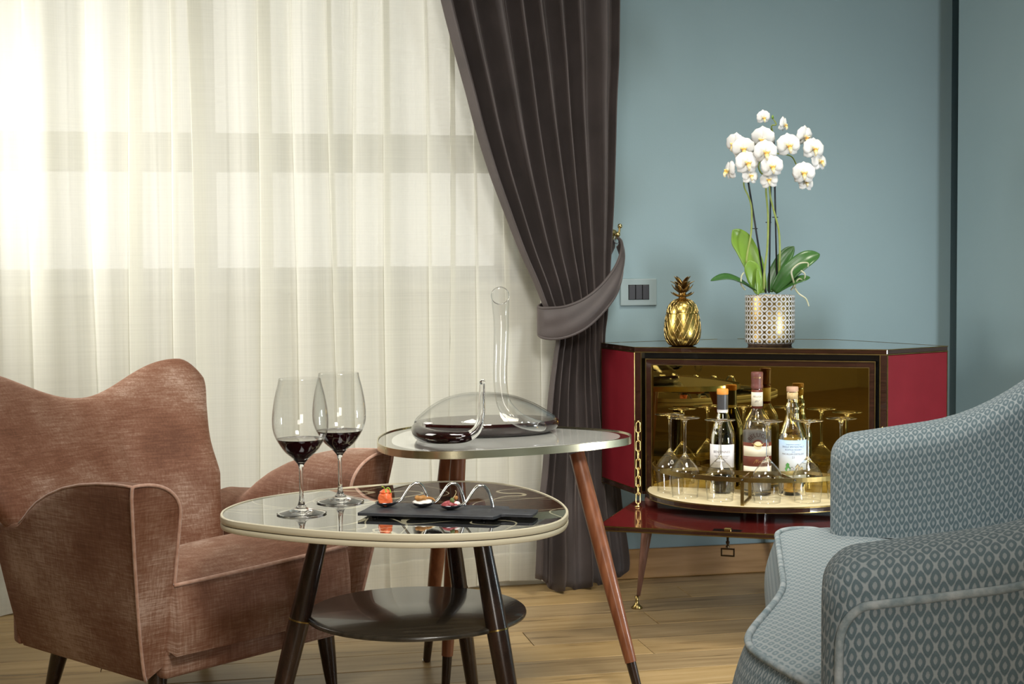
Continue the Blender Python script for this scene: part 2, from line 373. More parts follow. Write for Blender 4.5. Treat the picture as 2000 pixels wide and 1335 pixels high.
def interp(tab, x):             # smooth table lookup
    if x <= tab[0][0]: return tab[0][1]
    if x >= tab[-1][0]: return tab[-1][1]
    for i in range(len(tab)-1):
        a, b = tab[i], tab[i+1]
        if a[0] <= x <= b[0]:
            t = (x-a[0])/(b[0]-a[0])
            d = lambda j, k: (tab[k][1]-tab[j][1])/(tab[k][0]-tab[j][0])
            m0 = d(max(i-1, 0), i+1); m1 = d(i, min(i+2, len(tab)-1)); h = b[0]-a[0]
            return (2*t**3-3*t*t+1)*a[1] + (t**3-2*t*t+t)*h*m0 + (-2*t**3+3*t*t)*b[1] + (t**3-t*t)*h*m1
def tube(path, rad, seg=12, caps=True, flat=None):
    P = [Vector(p) for p in path]; n = len(P); V, Fc = [], []
    R = rad if isinstance(rad, (list, tuple)) else [rad]*n
    T = [(P[min(i+1, n-1)]-P[max(i-1, 0)]).normalized() for i in range(n)]
    up = Vector((0, 0, 1)) if abs(T[0].z) < .9 else Vector((0, 1, 0))
    A = T[0].cross(up).normalized()
    for i in range(n):
        A = (A - T[i]*A.dot(T[i])).normalized(); B = T[i].cross(A)
        for k in range(seg):
            a = 2*pi*k/seg
            V.append(P[i] + A*(R[i]*cos(a)*(flat[0] if flat else 1)) + B*(R[i]*sin(a)*(flat[1] if flat else 1)))
    for i in range(n-1):
        for k in range(seg):
            k2 = (k+1) % seg; Fc.append((i*seg+k, i*seg+k2, (i+1)*seg+k2, (i+1)*seg+k))
    if caps:
        Fc.append(tuple(range(seg))[::-1]); Fc.append(tuple(range((n-1)*seg, n*seg)))
    return V, Fc
def loop_tube(path, r, seg=8):
    P = [Vector(p) for p in path]; n = len(P); V, Fc = [], []
    T = [(P[(i+1) % n]-P[i-1]).normalized() for i in range(n)]
    nrm = sum(((P[i]-P[0]).cross(P[(i+1) % n]-P[0]) for i in range(n)), Vector()).normalized()
    for i in range(n):
        A = T[i].cross(nrm).normalized()
        for k in range(seg):
            a = 2*pi*k/seg; V.append(P[i] + A*r*cos(a) + nrm*r*sin(a))
    for i in range(n):
        j = (i+1) % n
        for k in range(seg):
            k2 = (k+1) % seg; Fc.append((i*seg+k, i*seg+k2, j*seg+k2, j*seg+k))
    return V, Fc
def box(x0, x1, y0, y1, z0, z1):
    V = [(x, y, z) for x in (x0, x1) for y in (y0, y1) for z in (z0, z1)]
    return V, [(0, 1, 3, 2), (4, 6, 7, 5), (0, 4, 5, 1), (2, 3, 7, 6), (0, 2, 6, 4), (1, 5, 7, 3)]
def bevel(o, w, seg=2, ang=40):
    md = o.modifiers.new('bevel', 'BEVEL'); md.width = w; md.segments = seg; md.limit_method = 'ANGLE'; md.angle_limit = radians(ang)
    return o
def prism(poly, z0, z1):
    n = len(poly); V = [(p[0], p[1], z0) for p in poly] + [(p[0], p[1], z1) for p in poly]
    return V, [tuple(range(n))[::-1], tuple(range(n, 2*n))] + [(i, (i+1) % n, n+(i+1) % n, n+i) for i in range(n)]
def slab(poly, rows):           # rows of (inset, z): stacked outlines with flat caps, inset measured along the outline normal
    n = len(poly); P = [Vector((p[0], p[1])) for p in poly]
    area2 = sum(P[i].x*P[(i+1) % n].y - P[(i+1) % n].x*P[i].y for i in range(n)); sg = 1 if area2 > 0 else -1
    nr = []
    for i in range(n):
        t = (P[(i+1) % n]-P[i-1]).normalized(); nr.append(Vector((t.y, -t.x))*sg)
    V, Fc = [], []
    for ins, z in rows:
        for i in range(n): q = P[i]-nr[i]*ins; V.append((q.x, q.y, z))
    for a in range(len(rows)-1):
        for i in range(n):
            j = (i+1) % n; Fc.append((a*n+i, a*n+j, (a+1)*n+j, (a+1)*n+i))
    Fc.append(tuple(range(n))[::-1]); Fc.append(tuple(range((len(rows)-1)*n, len(rows)*n)))
    return V, Fc
def band(poly, z0, z1, t_out, t_in):   # a closed strip around an outline
    n = len(poly); P = [Vector((p[0], p[1])) for p in poly]
    area2 = sum(P[i].x*P[(i+1) % n].y - P[(i+1) % n].x*P[i].y for i in range(n)); sg = 1 if area2 > 0 else -1
    V, Fc = [], []
    for i in range(n):
        t = (P[(i+1) % n]-P[i-1]).normalized(); q = Vector((t.y, -t.x))*sg
        a, b = P[i]+q*t_out, P[i]-q*t_in
        V += [(a.x, a.y, z0), (a.x, a.y, z1), (b.x, b.y, z1), (b.x, b.y, z0)]
    for i in range(n):
        j = (i+1) % n
        for k in range(4):
            k2 = (k+1) % 4; Fc.append((i*4+k, j*4+k, j*4+k2, i*4+k2))
    return V, Fc
def grid(fn, nu, nv, closed_u=False):   # fn(a, b) in 0..1 -> (verts, faces, arc-length uv)
    V = []; Fc = []
    cu = nu if closed_u else nu+1
    for j in range(nv+1):
        for i in range(cu): V.append(Vector(fn(i/nu, j/nv)))
    for j in range(nv):
        for i in range(nu):
            i2 = (i+1) % cu if closed_u else i+1
            Fc.append((j*cu+i, j*cu+i2, (j+1)*cu+i2, (j+1)*cu+i))
    return V, Fc
def grid_uv(V, nu, nv):
    c = nu+1; uv = [None]*len(V); mid = nv//2; um = nu//2
    cols = [0]*c
    U = [[0]*c for _ in range(nv+1)]; Vv = [[0]*c for _ in range(nv+1)]
    for j in range(nv+1):
        for i in range(1, c): U[j][i] = U[j][i-1] + (V[j*c+i]-V[j*c+i-1]).length
        off = U[j][um]
        for i in range(c): U[j][i] -= off
    for i in range(c):
        for j in range(1, nv+1): Vv[j][i] = Vv[j-1][i] + (V[j*c+i]-V[(j-1)*c+i]).length
    return [(U[j][i], Vv[j][i]) for j in range(nv+1) for i in range(c)]

# ------------------------------------------------------------------ the setting
def struct(name, vf, m, parent=None, smooth=False):
    o = mesh(name, vf[0], vf[1], m, parent, smooth)
    if parent is None: o['kind'] = 'structure'
    return o
X0, X1, Y0, H = -2.8, 2.40, -2.8, 2.75
floor = struct('floor', box(X0, X1+.2, Y0, YW+.12, -.05, -.0185), noise_mat('oak_floor_far', (.27, .17, .075), (.36, .24, .12), 4, .4, (1, 8, 1)))
struct('ceiling', box(X0, X1+.2, Y0, YW+.3, H, H+.05), M['ceiling'])
WX0, WX1, WZ0, WZ1 = -1.75, .945, .945, 2.42
struct('wall_back', J(box(X0, WX0, YW, YW+.25, -.05, H), box(WX1, X1, YW, YW+.25, -.05, H), box(WX0, WX1, YW, YW+.25, -.05, WZ0), box(WX0, WX1, YW, YW+.25, WZ1, H),
                      box(X1, X1+.2, YW+.1, YW+.25, -.05, H)), M['wall_blue'])
struct('wall_right', J(box(2.346, X1+.2, Y0, 4.36, -.05, H), box(X1+.08, X1+.2, 4.36, YW+.1, -.05, H)), M['wall_blue'])
struct('wall_left', box(X0-.1, X0, Y0, YW+.25, -.05, H), M['wall_cream'])
struct('wall_front', box(X0, X1+.2, Y0-.1, Y0, -.05, H), M['wall_cream'])
bevel(struct('baseboard_back', box(1.14, X1, YW-.016, YW, 0, .094), M['oak_base']), .003)
struct('trim_1', J(box(WX0-.15, 1.11, YW-.012, YW, 0, WZ0-.03), box(WX1, 1.11, YW-.012, YW, WZ0-.03, WZ1+.1)), M['white_frame'])
# oak planks, laid along the back wall
rw = .148; y = YW-.002; row = 0
while y > .55:
    x = X0 + .05 + random.uniform(0, 1.2); xs = [X0+.01]
    while x < 2.335: xs.append(x); x += random.choice((1.1, 1.35, 1.6, 1.85))
    xs.append(2.342)
    for a, b_ in zip(xs, xs[1:]):
        if b_ < -1.1 and y < 3: continue
        hx, hy = (b_-a)/2-.0011, rw/2-.0009; e = .0022; dz = random.uniform(-.0006, .0004)
        V = [(-hx, -hy, -.018), (hx, -hy, -.018), (hx, hy, -.018), (-hx, hy, -.018), (-hx, -hy, -e*.6), (hx, -hy, -e*.6), (hx, hy, -e*.6), (-hx, hy, -e*.6),
             (-hx+e, -hy+e, 0), (hx-e, -hy+e, 0), (hx-e, hy-e, 0), (-hx+e, hy-e, 0)]
        Fc = [(0, 3, 2, 1), (8, 9, 10, 11)] + [(k, (k+1) % 4, 4+(k+1) % 4, 4+k) for k in range(4)] + [(4+k, 4+(k+1) % 4, 8+(k+1) % 4, 8+k) for k in range(4)]
        p = mesh('plank', V, Fc, OAK[random.choice((0, 0, 1, 2, 3))], floor, False)
        p.location = ((a+b_)/2, y-rw/2, dz)
    y -= rw; row += 1
# window: frame, transom, mullions (wide apart), panes, sill
win = struct('window_1', J(box(WX0, WX0+.05, YW+.06, YW+.13, WZ0, WZ1), box(WX1-.05, WX1, YW+.06, YW+.13, WZ0, WZ1), box(WX0, WX1, YW+.06, YW+.13, WZ0, WZ0+.05), box(WX0, WX1, YW+.06, YW+.13, WZ1-.05, WZ1)), M['white_frame'])
bevel(struct('transom', box(WX0+.05, WX1-.05, YW+.065, YW+.125, 1.285, 1.40), M['white_frame'], win), .006)
for xm in (-.93, .005): bevel(struct('mullion', box(xm-.03, xm+.03, YW+.067, YW+.123, WZ0+.05, WZ1-.05), M['white_frame'], win), .005)
for a, b_ in ((WX0+.05, -.96), (-.90, -.025), (.035, WX1-.05)):
    for c, d in ((WZ0+.05, 1.285), (1.40, WZ1-.05)): struct('pane', box(a, b_, YW+.092, YW+.098, c, d), M['glass'], win)
bevel(struct('sill', box(WX0-.03, WX1+.03, YW-.03, YW+.06, WZ0-.028, WZ0), M['white_frame'], win), .005)

# ------------------------------------------------------------------ curtains
rail = thing('curtain_rail', (0, YW-.07, H-.06), 0, 'slim white curtain rail under the ceiling above the window', 'rail')
mesh('track', *box(-2.0, 1.4, -.06, .03, 0, .058), M['white_frame'], rail, False)

FOLDS = [(-1.75, .03, .03), (-1.55, .03, .034), (-1.3, .028, .03), (-1.12, .03, .034), (-.9, .03, .03), (-.72, .028, .03), (-.475, .020, .030), (-.315, .010, .010), (-.195, .022, .034), (-.085, .014, .018), (-.015, .024, .036),
         (.172, .022, .034), (.262, .010, .010), (.375, .016, .018), (.438, .010, .012), (.534, .018, .022), (.662, .010, .012), (.73, .016, .018), (.806, .012, .012), (.90, .018, .02), (1.02, .02, .024), (1.12, .02, .02)]
def sheer_pt(a, b):
    t = -1.95 + 3.02*a; z = .008 + (H-.07-.008)*b
    x = t; y = 0
    low = 1 - b*2.6
    for i, (c, w, d) in enumerate(FOLDS):
        cc = c + .012*sin(i*2.1)*low + .004*sin(z*3+i)
        ww = w*(1 + .18*max(0, low)*sin(i*1.3))
        u = (t-cc)/ww
        if abs(u) < 5:
            x += -2.33*d*u*exp(-u*u); y += -.016*tanh(1.5*u)*exp(-u*u/9)*(w/.02)
    y += .011*sin(t*2*pi/.19+.4) + .0028*sin(t*2*pi/.083+1.1)*(1.3-b) + .004*sin(t*2*pi/.41)
    if b == 0: pass
    hem = .016*max(0, (t-.55)/.5)**1.5*(1-b)**8 + .006*sin(t*23)*(1-b)**10
    k = 1/(1+exp(-(t-.62)/.06)); k = max(0, min(1, k)) if z < 3 else 0
    return (x, YW-.068+y*(1-.55*k)+.022*k, z+hem)
NU = 900
V, Fc = grid(sheer_pt, NU, 26)
sheer = tag(mesh('sheer_curtain', V, Fc, M['sheer'], smooth=True, recalc=False), 'sheer cream linen curtain drawn across the whole window', 'curtain')
hemv, hemf = grid(lambda a, b: Vector(sheer_pt(a, b*.034)) + Vector((0, -.003, 0)), NU, 1)
mesh('hem', hemv, hemf, M['sheer'], sheer, recalc=False)

XL = [(.0, .955), (.06, .958), (.244, .967), (.4, .984), (.62, 1.007), (.727, 1.023), (.782, 1.030), (.84, 1.005), (.885, .985), (.938, .964), (1.038, .918), (1.154, .872), (1.276, .826), (1.397, .788), (1.51, .758), (1.645, .721), (1.78, .687), (2.2, .60), (2.7, .52)]
XR = [(.0, 1.283), (.04, 1.285), (.227, 1.262), (.5, 1.238), (.70, 1.214), (.80, 1.203), (.93, 1.210), (1.05, 1.217), (1.18, 1.225), (1.334, 1.231), (1.49, 1.236), (1.645, 1.244), (2.7, 1.26)]
NF = 8
def velvet_pt(a, b):
    z = (H-.07)*b
    xl, xr = interp(XL, z), interp(XR, z)
    wob = .030*sin(a*8+z*.9) + .012*sin(a*21-z*1.5)
    ph = 2*pi*NF*(a + wob*sin(pi*a))
    q = sin(ph - .62*sin(ph))
    tie = exp(-((z-.83)/.16)**2)
    if z > .83: amp = .026 + .028*min(1, (z-.83)/.5)
    else: amp = .020 + .030*min(1, (.83-z)/.45)
    amp *= (1 - .45*a) if z > .8 else (1 - .72*a)
    s = q + .10*sin(2*ph+.6)
    yc = 4.352 + .05*a if z > .83 else 4.355 + .05*a + .05*a*min(1, (.83-z)/.1)
    if z < .6: yc -= .03*sin(pi*min(1, a*1.3))*min(1, (.6-z)/.4)
    lw_ = min(1, max(0, (.6-z)/.5)); s = s*(1-.62*lw_) + .95*lw_*sin(ph*.5+.8)
    if z < .6: amp *= 1 - .30*lw_
    x = xl + (xr-xl)*a + .006*cos(ph)*(1-tie)*sin(pi*a)
    hem = (.045*(1-a/.22) if a < .22 else 0) + (.03*(a-.82)/.18 if a > .82 else 0)
    y = yc - amp*s
    return (x, min(y, YW-.018), z + (hem+.008+.008*sin(ph*.5))*max(0, 1-z/.35))
V, Fc = grid(velvet_pt, 420, 110)
vel = mesh('velvet_curtain', V, Fc, M['dark_velvet'], recalc=False)
tag(vel, 'dark brown velvet curtain gathered to the right of the window', 'curtain')
md = vel.modifiers.new('thick', 'SOLIDIFY'); md.thickness = .003; md.offset = 0
TB = [  # x, y, top z, bottom z along the band, hook - front - left - back - hook
 (1.250, 4.452, 1.078, 1.050), (1.247, 4.40, 1.066, 1.012), (1.234, 4.35, 1.040, .965), (1.205, 4.315, .99, .905), (1.155, 4.292, .935, .850), (1.10, 4.283, .895, .806), (1.045, 4.288, .873, .782), (1.005, 4.31, .868, .776),
 (.978, 4.345, .868, .782), (.984, 4.385, .875, .80), (1.03, 4.412, .90, .83), (1.12, 4.428, .96, .90), (1.20, 4.45, 1.03, .98), (1.245, 4.468, 1.076, 1.048)]
P4 = cr([(p[0], p[1], p[2]) for p in TB], 8); P5 = cr([(p[0], p[1], p[3]) for p in TB], 8)
def tb_pt(a, b):
    i = a*(len(P4)-1); k = min(int(i), len(P4)-2); t = i-k
    p = P4[k].lerp(P4[k+1], t); q = P5[k].lerp(P5[k+1], t)
    r = q.lerp(p, b)
    side = 1 if a < .62 else -1
    if a < .6: r.y -= .010*sin(pi*b) + .003*sin(b*9+a*14)*sin(pi*b); r.x += 0.004*sin(pi*b)
    return r
V, Fc = grid(tb_pt, 110, 12)
tb = mesh('curtain_tieback', V, Fc, M['dark_velvet'], recalc=False)
tag(tb, 'wide brown velvet band tied around the dark curtain', 'tieback')
md = tb.modifiers.new('thick', 'SOLIDIFY'); md.thickness = .006; md.offset = 0
mesh('hem', *tube([p+Vector((0, -.002, 0)) for p in P4[:68]], .0045, 8), M['dark_velvet'], tb)
mesh('hem', *tube([p+Vector((0, -.002, 0)) for p in P5[:68]], .0045, 8), M['dark_velvet'], tb)
mesh('ring', *loop_tube([(1.249+.009*cos(a), 4.455, 1.073+.013*sin(a)) for a in [2*pi*k/16 for k in range(16)]], .0015, 6), M['brown_lining'], tb)
hk = thing('tieback_hook', (1.249, YW, 1.088), 0, 'small brass hook on the blue wall holding the tieback', 'hook')
hp = lathe([(0, 0), (.016, 0), (.017, .004), (.008, .008), (.005, .012), (.005, .05), (.008, .053), (.009, .058), (.007, .064), (0, .067)], 20)
mesh('hook_stem', [(v[0], -v[2], v[1]) for v in hp[0]], hp[1], M['brass'], hk)
mesh('hook_arm', *tube(cr([(0, -.035, 0), (.004, -.052, -.004), (.006, -.056, .010), (.007, -.056, .022)], 5), .0035, 8), M['brass'], hk)
kn = lathe([(0, -.008), (.006, -.006), (.008, 0), (.006, .006), (0, .008)], 14)
mesh('knob', [(v[0]+.008, v[1]-.056, v[2]+.026) for v in kn[0]], kn[1], M['brass'], hk)

# light switch
sw = thing('light_switch', (1.331, YW, .908), 0, 'grey triple light switch on the blue wall beside the curtain', 'switch')
bevel(mesh('plate', *box(-.059, .059, -.009, 0, -.042, .042), M['switch_plate'], sw, False), .002)
mesh('rocker_frame', *box(-.034, .034, -.0095, -.0085, -.0235, .0235), M['black_lacquer'], sw, False)
for k in (-1, 0, 1): bevel(mesh('rocker', *box(k*.0225-.0103, k*.0225+.0103, -.0125, -.009, -.0225, .0225), M['switch_dark'], sw, False), .001)

# ------------------------------------------------------------------ bar cabinet (local x along the front, y into the cabinet)
CBL = W(.697, 4.2075); CBR = radians(-18.0) - ALPHA
cab = thing('bar_cabinet', CBL, CBR, 'red and dark mahogany corner bar cabinet with brass trim, mirror and open flap', 'cabinet')
def CB(x, y, z): return CBL + Vector((x*cos(CBR)-y*sin(CBR), x*sin(CBR)+y*cos(CBR), z))
HEX = [(-.3575, 0), (.3575, 0), (.512, .208), (.166, .522), (-.166, .522), (-.512, .208)]
def inset(poly, d):
    c = slab(poly, [(d, 0), (d, 1)])[0]; return [(v[0], v[1]) for v in c[:len(poly)]]
M['cab_top'] = noise_mat('cabinet_top', (.018, .007, .004), (.035, .013, .008), 18, .06, (1, 9, 9), coat=1)
bevel(mesh('top', *prism(HEX, .742, .755), M['cab_top'], cab, False), .001, 1)
mesh('top_trim', *J(band(inset(HEX, -.0004), .7535, .7556, .0012, .003), band(inset(HEX, .0002), .7395, .742, .0012, .003)), M['brass_dark'], cab, False)
carc = [(-.34, .05), (.34, .05), (.507, .206), (.164, .518), (-.164, .518), (-.507, .206)]
body = mesh('carcass', *J(prism(carc, .325, .741)), M['black_lacquer'], cab, False)
mesh('back_panel', *J(prism([(.505, .207), (.165, .519), (-.165, .519), (-.505, .207), (-.5, .2), (.5, .2)], .326, .74)), M['mahogany_dark'], cab, False)
for sx in (-1, 1):
    a, b_ = Vector((sx*.3575, 0)), Vector((sx*.512, .208)); t = (b_-a).normalized(); nn = Vector((t.y, -t.x))*sx
    q = lambda s_, d: a + t*s_ + nn*d
    L = (b_-a).length
    P = [q(.004, 0), q(L-.002, 0), q(L-.002, -.014), q(.004, -.014)]
    sp = mesh('side_panel', *prism(P if sx > 0 else P[::-1], .3405, .7385), M['red_panel'], cab, False); bevel(sp, .001, 1)
    st = lambda s0, s1, z0, z1, d0, d1: prism([q(s0, d0), q(s1, d0), q(s1, d1), q(s0, d1)], z0, z1)
    mesh('panel_trim', *J(st(.001, .0035, .325, .741, .0008, -.006), st(0, L, .3385, .341, .0008, -.006), st(0, L, .3245, .3262, .0008, -.006), st(L-.002, L, .326, .741, .0004, -.008)), M['brass_dark'], sp, False)
    mesh('plinth', *st(0, L, .3262, .3385, 0, -.014), M['mahogany_dark'], sp, False)
    bevel(mesh('post', *box(min(sx*.3565, sx*.3385), max(sx*.3565, sx*.3385), .0, .052, .325, .741), M['mahogany_dark'], cab, False), .001, 1)
    mesh('post_trim', *box(min(sx*.3395, sx*.3372), max(sx*.3395, sx*.3372), -.0012, .05, .326, .741), M['brass_dark'], cab, False)
mesh('top_rail', *box(-.337, .337, .02, .052, .722, .741), M['black_lacquer'], cab, False)
mesh('bottom_rail', *box(-.337, .337, .004, .052, .325, .333), M['mahogany_dark'], cab, False)
fr = mesh('mirror_frame', *J(box(-.325, .325, .003, .03, .7045, .7205), box(-.325, -.3085, .003, .03, .333, .7045), box(.3085, .325, .003, .03, .333, .7045)), M['mahogany_dark'], cab, False)
mesh('frame_trim', *J(box(-.326, .326, .001, .004, .7195, .7222), box(-.3085, .3085, .0015, .004, .703, .7048), box(-.3262, -.3238, .001, .004, .333, .72), box(.3238, .3262, .001, .004, .333, .72),
     box(-.3095, -.3075, .0015, .004, .348, .704), box(.3075, .3095, .0015, .004, .348, .704)), M['brass_dark'], fr, False)
mesh('mirror', *box(-.3085, .3085, .012, .018, .34, .7045), M['bronze_mirror'], cab, False)
# half-oval revolving tray
def half_oval(ax, by, n=48, y0=.012): return [(ax*cos(pi*k/n), -by*sin(pi*k/n)+y0*0) for k in range(n+1)]
HO = half_oval(.318, .294)
tray = mesh('tray', *prism(HO+[(-.318, .011), (.318, .011)], .333, .3465), M['mahogany_dark'], cab, False)
mesh('tray_lining', *prism(half_oval(.3135, .2895)+[(-.3135, .011), (.3135, .011)], .3465, .348), M['tray_top'], tray, False)
def arc_strip(ax, by, z0, z1, th, n=64, a0=0, a1=pi):
    V, Fc = [], []
    for k in range(n+1):
        a = a0+(a1-a0)*k/n; c, s_ = cos(a), sin(a)
        V += [(ax*c, -by*s_, z0), (ax*c, -by*s_, z1), ((ax-th)*c, -(by-th)*s_, z1), ((ax-th)*c, -(by-th)*s_, z0)]
    for k in range(n):
        for i in range(4): Fc.append((k*4+i, k*4+(i+1) % 4, k*4+4+(i+1) % 4, k*4+4+i))
    return V, Fc + [(0, 1, 2, 3), (n*4+3, n*4+2, n*4+1, n*4)]
mesh('tray_trim', *J(arc_strip(.3186, .2946, .3455, .3488, .004), arc_strip(.3186, .2946, .3325, .3345, .004)), M['brass_dark'], tray, False)
mesh('tray_pivot', *lathe([(.05, .304), (.05, .333)], 24), M['mahogany_dark'], tray)
rl = mesh('tray_rail', *arc_strip(.300, .270, .411, .4235, .003), M['brass_dark'], cab, False)
mesh('inner_rail', *arc_strip(.170, .140, .411, .4235, .003), M['brass_dark'], rl, False)
for th in (148, 117, 90, 63, 32):
    a = radians(th); p, q = Vector((.300*cos(a), -.270*sin(a), .417)), Vector((.169*cos(a), -.139*sin(a), .417)); d = (q-p).normalized(); w_ = Vector((-d.y, d.x, 0))*.002
    def bar(p, q, h):
        return [p-w_-Vector((0, 0, h)), p+w_-Vector((0, 0, h)), p+w_+Vector((0, 0, h)), p-w_+Vector((0, 0, h)), q-w_-Vector((0, 0, h)), q+w_-Vector((0, 0, h)), q+w_+Vector((0, 0, h)), q-w_+Vector((0, 0, h))], [(0, 1, 2, 3), (7, 6, 5, 4), (0, 4, 5, 1), (1, 5, 6, 2), (2, 6, 7, 3), (3, 7, 4, 0)]
    mesh('divider', *bar(p, q, .0045), M['brass'], rl, False)
    mesh('screw', *lathe([(0, .004), (.003, .003), (.004, 0)], 10, cx=p.x, cy_=p.y-.001, cz=.417), M['black_lacquer'], rl)
    if th == 90:
        for q2 in (p, q): mesh('rail_post', *box(q2.x-.0045, q2.x+.0045, q2.y-.002, q2.y+.002, .348, .416), M['brass_dark'], rl, False)
        mesh('rail_foot', *box(p.x-.0045, p.x+.0045, p.y, q.y, .348, .352), M['brass_dark'], rl, False)
# flap door, lock, key, chains
flap = mesh('flap_door', *box(-.3575, .3575, -.432, .004, .292, .305), M['mahogany_flap'], cab, False)
mesh('flap_edge', *J(box(-.3575, .3575, -.4335, -.4322, .2945, .3025)), M['mahogany_dark'], flap, False)
mesh('flap_trim', *J(box(-.358, .358, -.4336, -.431, .3025, .3055), box(-.358, .358, -.4336, -.431, .2915, .2945), box(-.3586, -.357, -.432, 0, .3025, .3055), box(.357, .3586, -.432, 0, .3025, .3055)), M['brass_dark'], flap, False)
lk = mesh('lock', *box(-.052, .022, -.424, -.402, .305, .3072), M['black_lacquer'], flap, False)
bevel(mesh('lock_bolt', *box(-.022, -.004, -.426, -.41, .305, .313), M['brass_dark'], flap, False), .001, 1)
key = J(tube([(-.016, -.405, .293), (-.016, -.405, .262)], .0032, 10), lathe([(0, 0), (.005, .002), (.005, .008), (0, .01)], 10, cx=-.016, cy_=-.405, cz=.268), lathe([(0, 0), (.0055, .002), (.0045, .006), (0, .008)], 10, cx=-.016, cy_=-.405, cz=.258),
        box(-.034, .002, -.407, -.403, .254, .2575), box(-.034, .002, -.407, -.403, .236, .2395), box(-.034, -.0305, -.407, -.403, .2395, .254), box(-.0015, .002, -.407, -.403, .2395, .254))
mesh('key', *key, M['key_iron'], flap, False)
for sx in (-1, 1):
    a, b_ = Vector((sx*.346, -.006, .535)), Vector((sx*.323, -.108, .318))
    ch = mesh('chain_anchor', *J(lathe([(0, 0), (.010, 0), (.0105, .003), (.004, .005), (.0025, .012), (0, .013)], 16, cx=b_.x, cy_=b_.y, cz=.305)), M['brass'], cab)
    n = 9; d = (b_-a)/n; D = d.normalized(); up = Vector((1, 0, 0)); s1 = D.cross(up).normalized(); s2 = D.cross(s1)
    for k in range(n):
        c = a + d*(k+.5) + Vector((0, -.0, -.006*sin(pi*(k+.5)/n))); sd = s1 if k % 2 else s2; hl, hw = d.length*.62, .0062
        pts = [c + D*(hl-hw)*(1 if cos(t) > 0 else -1)*(1 if abs(cos(t)) > 1e-3 else 0) + D*hw*cos(t) + sd*hw*sin(t) for t in [2*pi*(j+.5)/16 for j in range(16)]]
        mesh('link', *loop_tube(pts, .0017, 6), M['brass'], ch)
    mesh('chain_eye', *tube([(a.x, .004, a.z+.004), (a.x, -.010, a.z+.004)], .003, 8), M['brass'], cab)
for p, q in (((-.315, .03), (-.341, -.053)), ((.315, .03), (.341, -.053)), ((.06, .40), (.075, .455))):
    lg = mesh('leg', *tube([(p[0], p[1], .326), (p[0]*.7+q[0]*.3, p[1]*.7+q[1]*.3, .225), (q[0]*.9+p[0]*.1, q[1]*.9+p[1]*.1, .034)], [.0185, .0165, .0055], 20), M['cab_leg'], cab)
    mesh('foot', *J(lathe([(0, 0), (.016, 0), (.017, .003), (.007, .012), (.004, .022), (.0055, .036), (0, .037)], 20, cx=q[0], cy_=q[1])), M['brass_dark'], lg)

# ------------------------------------------------------------------ coupe glasses standing upside down on the tray
def shell(outer, inner): return outer + inner[::-1]
def coupe(loc, label, group):
    o = [(0, .2235), (.041, .2225), (.0425, .2215), (.041, .2205), (.012, .216), (.0055, .208), (.0036, .19), (.0034, .13), (.0042, .122), (.010, .114), (.030, .092), (.0385, .078), (.0408, .066), (.0398, .045), (.0355, .001), (.0352, 0)]
    i_ = [(0, .1165), (.0085, .1125), (.0288, .091), (.0373, .0775), (.0396, .066), (.0387, .045), (.0346, .0005)]
    pr = [o[0]] + smooth_prof(o[1:4], 3)[:-1] + smooth_prof(o[3:-1], 3) + [o[-1]] + smooth_prof(i_[::-1], 3)
    t = tag(mesh('coupe_glass', *lathe(pr, 36), M['glass']), label, 'glass', group)
    thin_part(t, lambda c: c.z < .108); t.location = loc; return t
cps = [(.120, .076, 'upturned clear coupe glass at the left end of the tray beside the chain'), (.180, .160, 'upturned clear coupe glass second from the left on the tray'), (.284, .192, 'upturned clear coupe glass in front of the dark olive bottle'),
       (.413, .192, 'upturned clear coupe glass right of the centre divider, between the two front bottles'), (.517, .156, 'upturned clear coupe glass in front of the golden whisky bottle'), (.598, .074, 'upturned clear coupe glass at the right end of the tray behind the chair arm')]
for i, (u, n, lb) in enumerate(cps):
    if i == 0: c0 = coupe(CB(u-.3575, -n, .348), lb, 'coupe glasses on the bar tray')
    else:
        c = c0.copy(); COL.objects.link(c); c.location = CB(u-.3575, -n, .348); c['label'] = lb
# ------------------------------------------------------------------ bottles
def text_mesh(txt, size, m, name, parent, place, thick=.0002, spacing=1.0):
    cu = bpy.data.curves.new(name, 'FONT'); cu.body = txt; cu.size = size; cu.align_x = 'CENTER'; cu.align_y = 'CENTER'; cu.extrude = 0; cu.space_character = spacing; cu.resolution_u = 2
    tmp = bpy.data.objects.new(name, cu); COL.objects.link(tmp)
    dg = bpy.context.evaluated_depsgraph_get(); me = bpy.data.meshes.new_from_object(tmp.evaluated_get(dg))
    bpy.data.objects.remove(tmp)
    for v in me.vertices: v.co = Vector(place(v.co.x, v.co.y))
    return link(name, me, m, parent, False)
def on_cyl(r, zc): return lambda x, y: (r*sin(x/r), -r*cos(x/r), zc+y)
def cyl_patch(r, z0, z1, a0, a1, n=24, th=.0004):
    V, Fc = [], []
    for k in range(n+1):
        a = a0+(a1-a0)*k/n
        for rr in (r, r+th):
            V += [(rr*sin(a), -rr*cos(a), z0), (rr*sin(a), -rr*cos(a), z1)]
    for k in range(n):
        b_ = k*4
        Fc += [(b_+2, b_+6, b_+7, b_+3), (b_, b_+1, b_+5, b_+4), (b_+1, b_+3, b_+7, b_+5), (b_, b_+4, b_+6, b_+2)]
    return V, Fc
def cyl_shape(poly, r, zc, th=.0002):   # flat outline wrapped on a cylinder
    V = [on_cyl(r+th, zc)(x, y) for x, y in poly]
    return V, [tuple(range(len(poly)))]
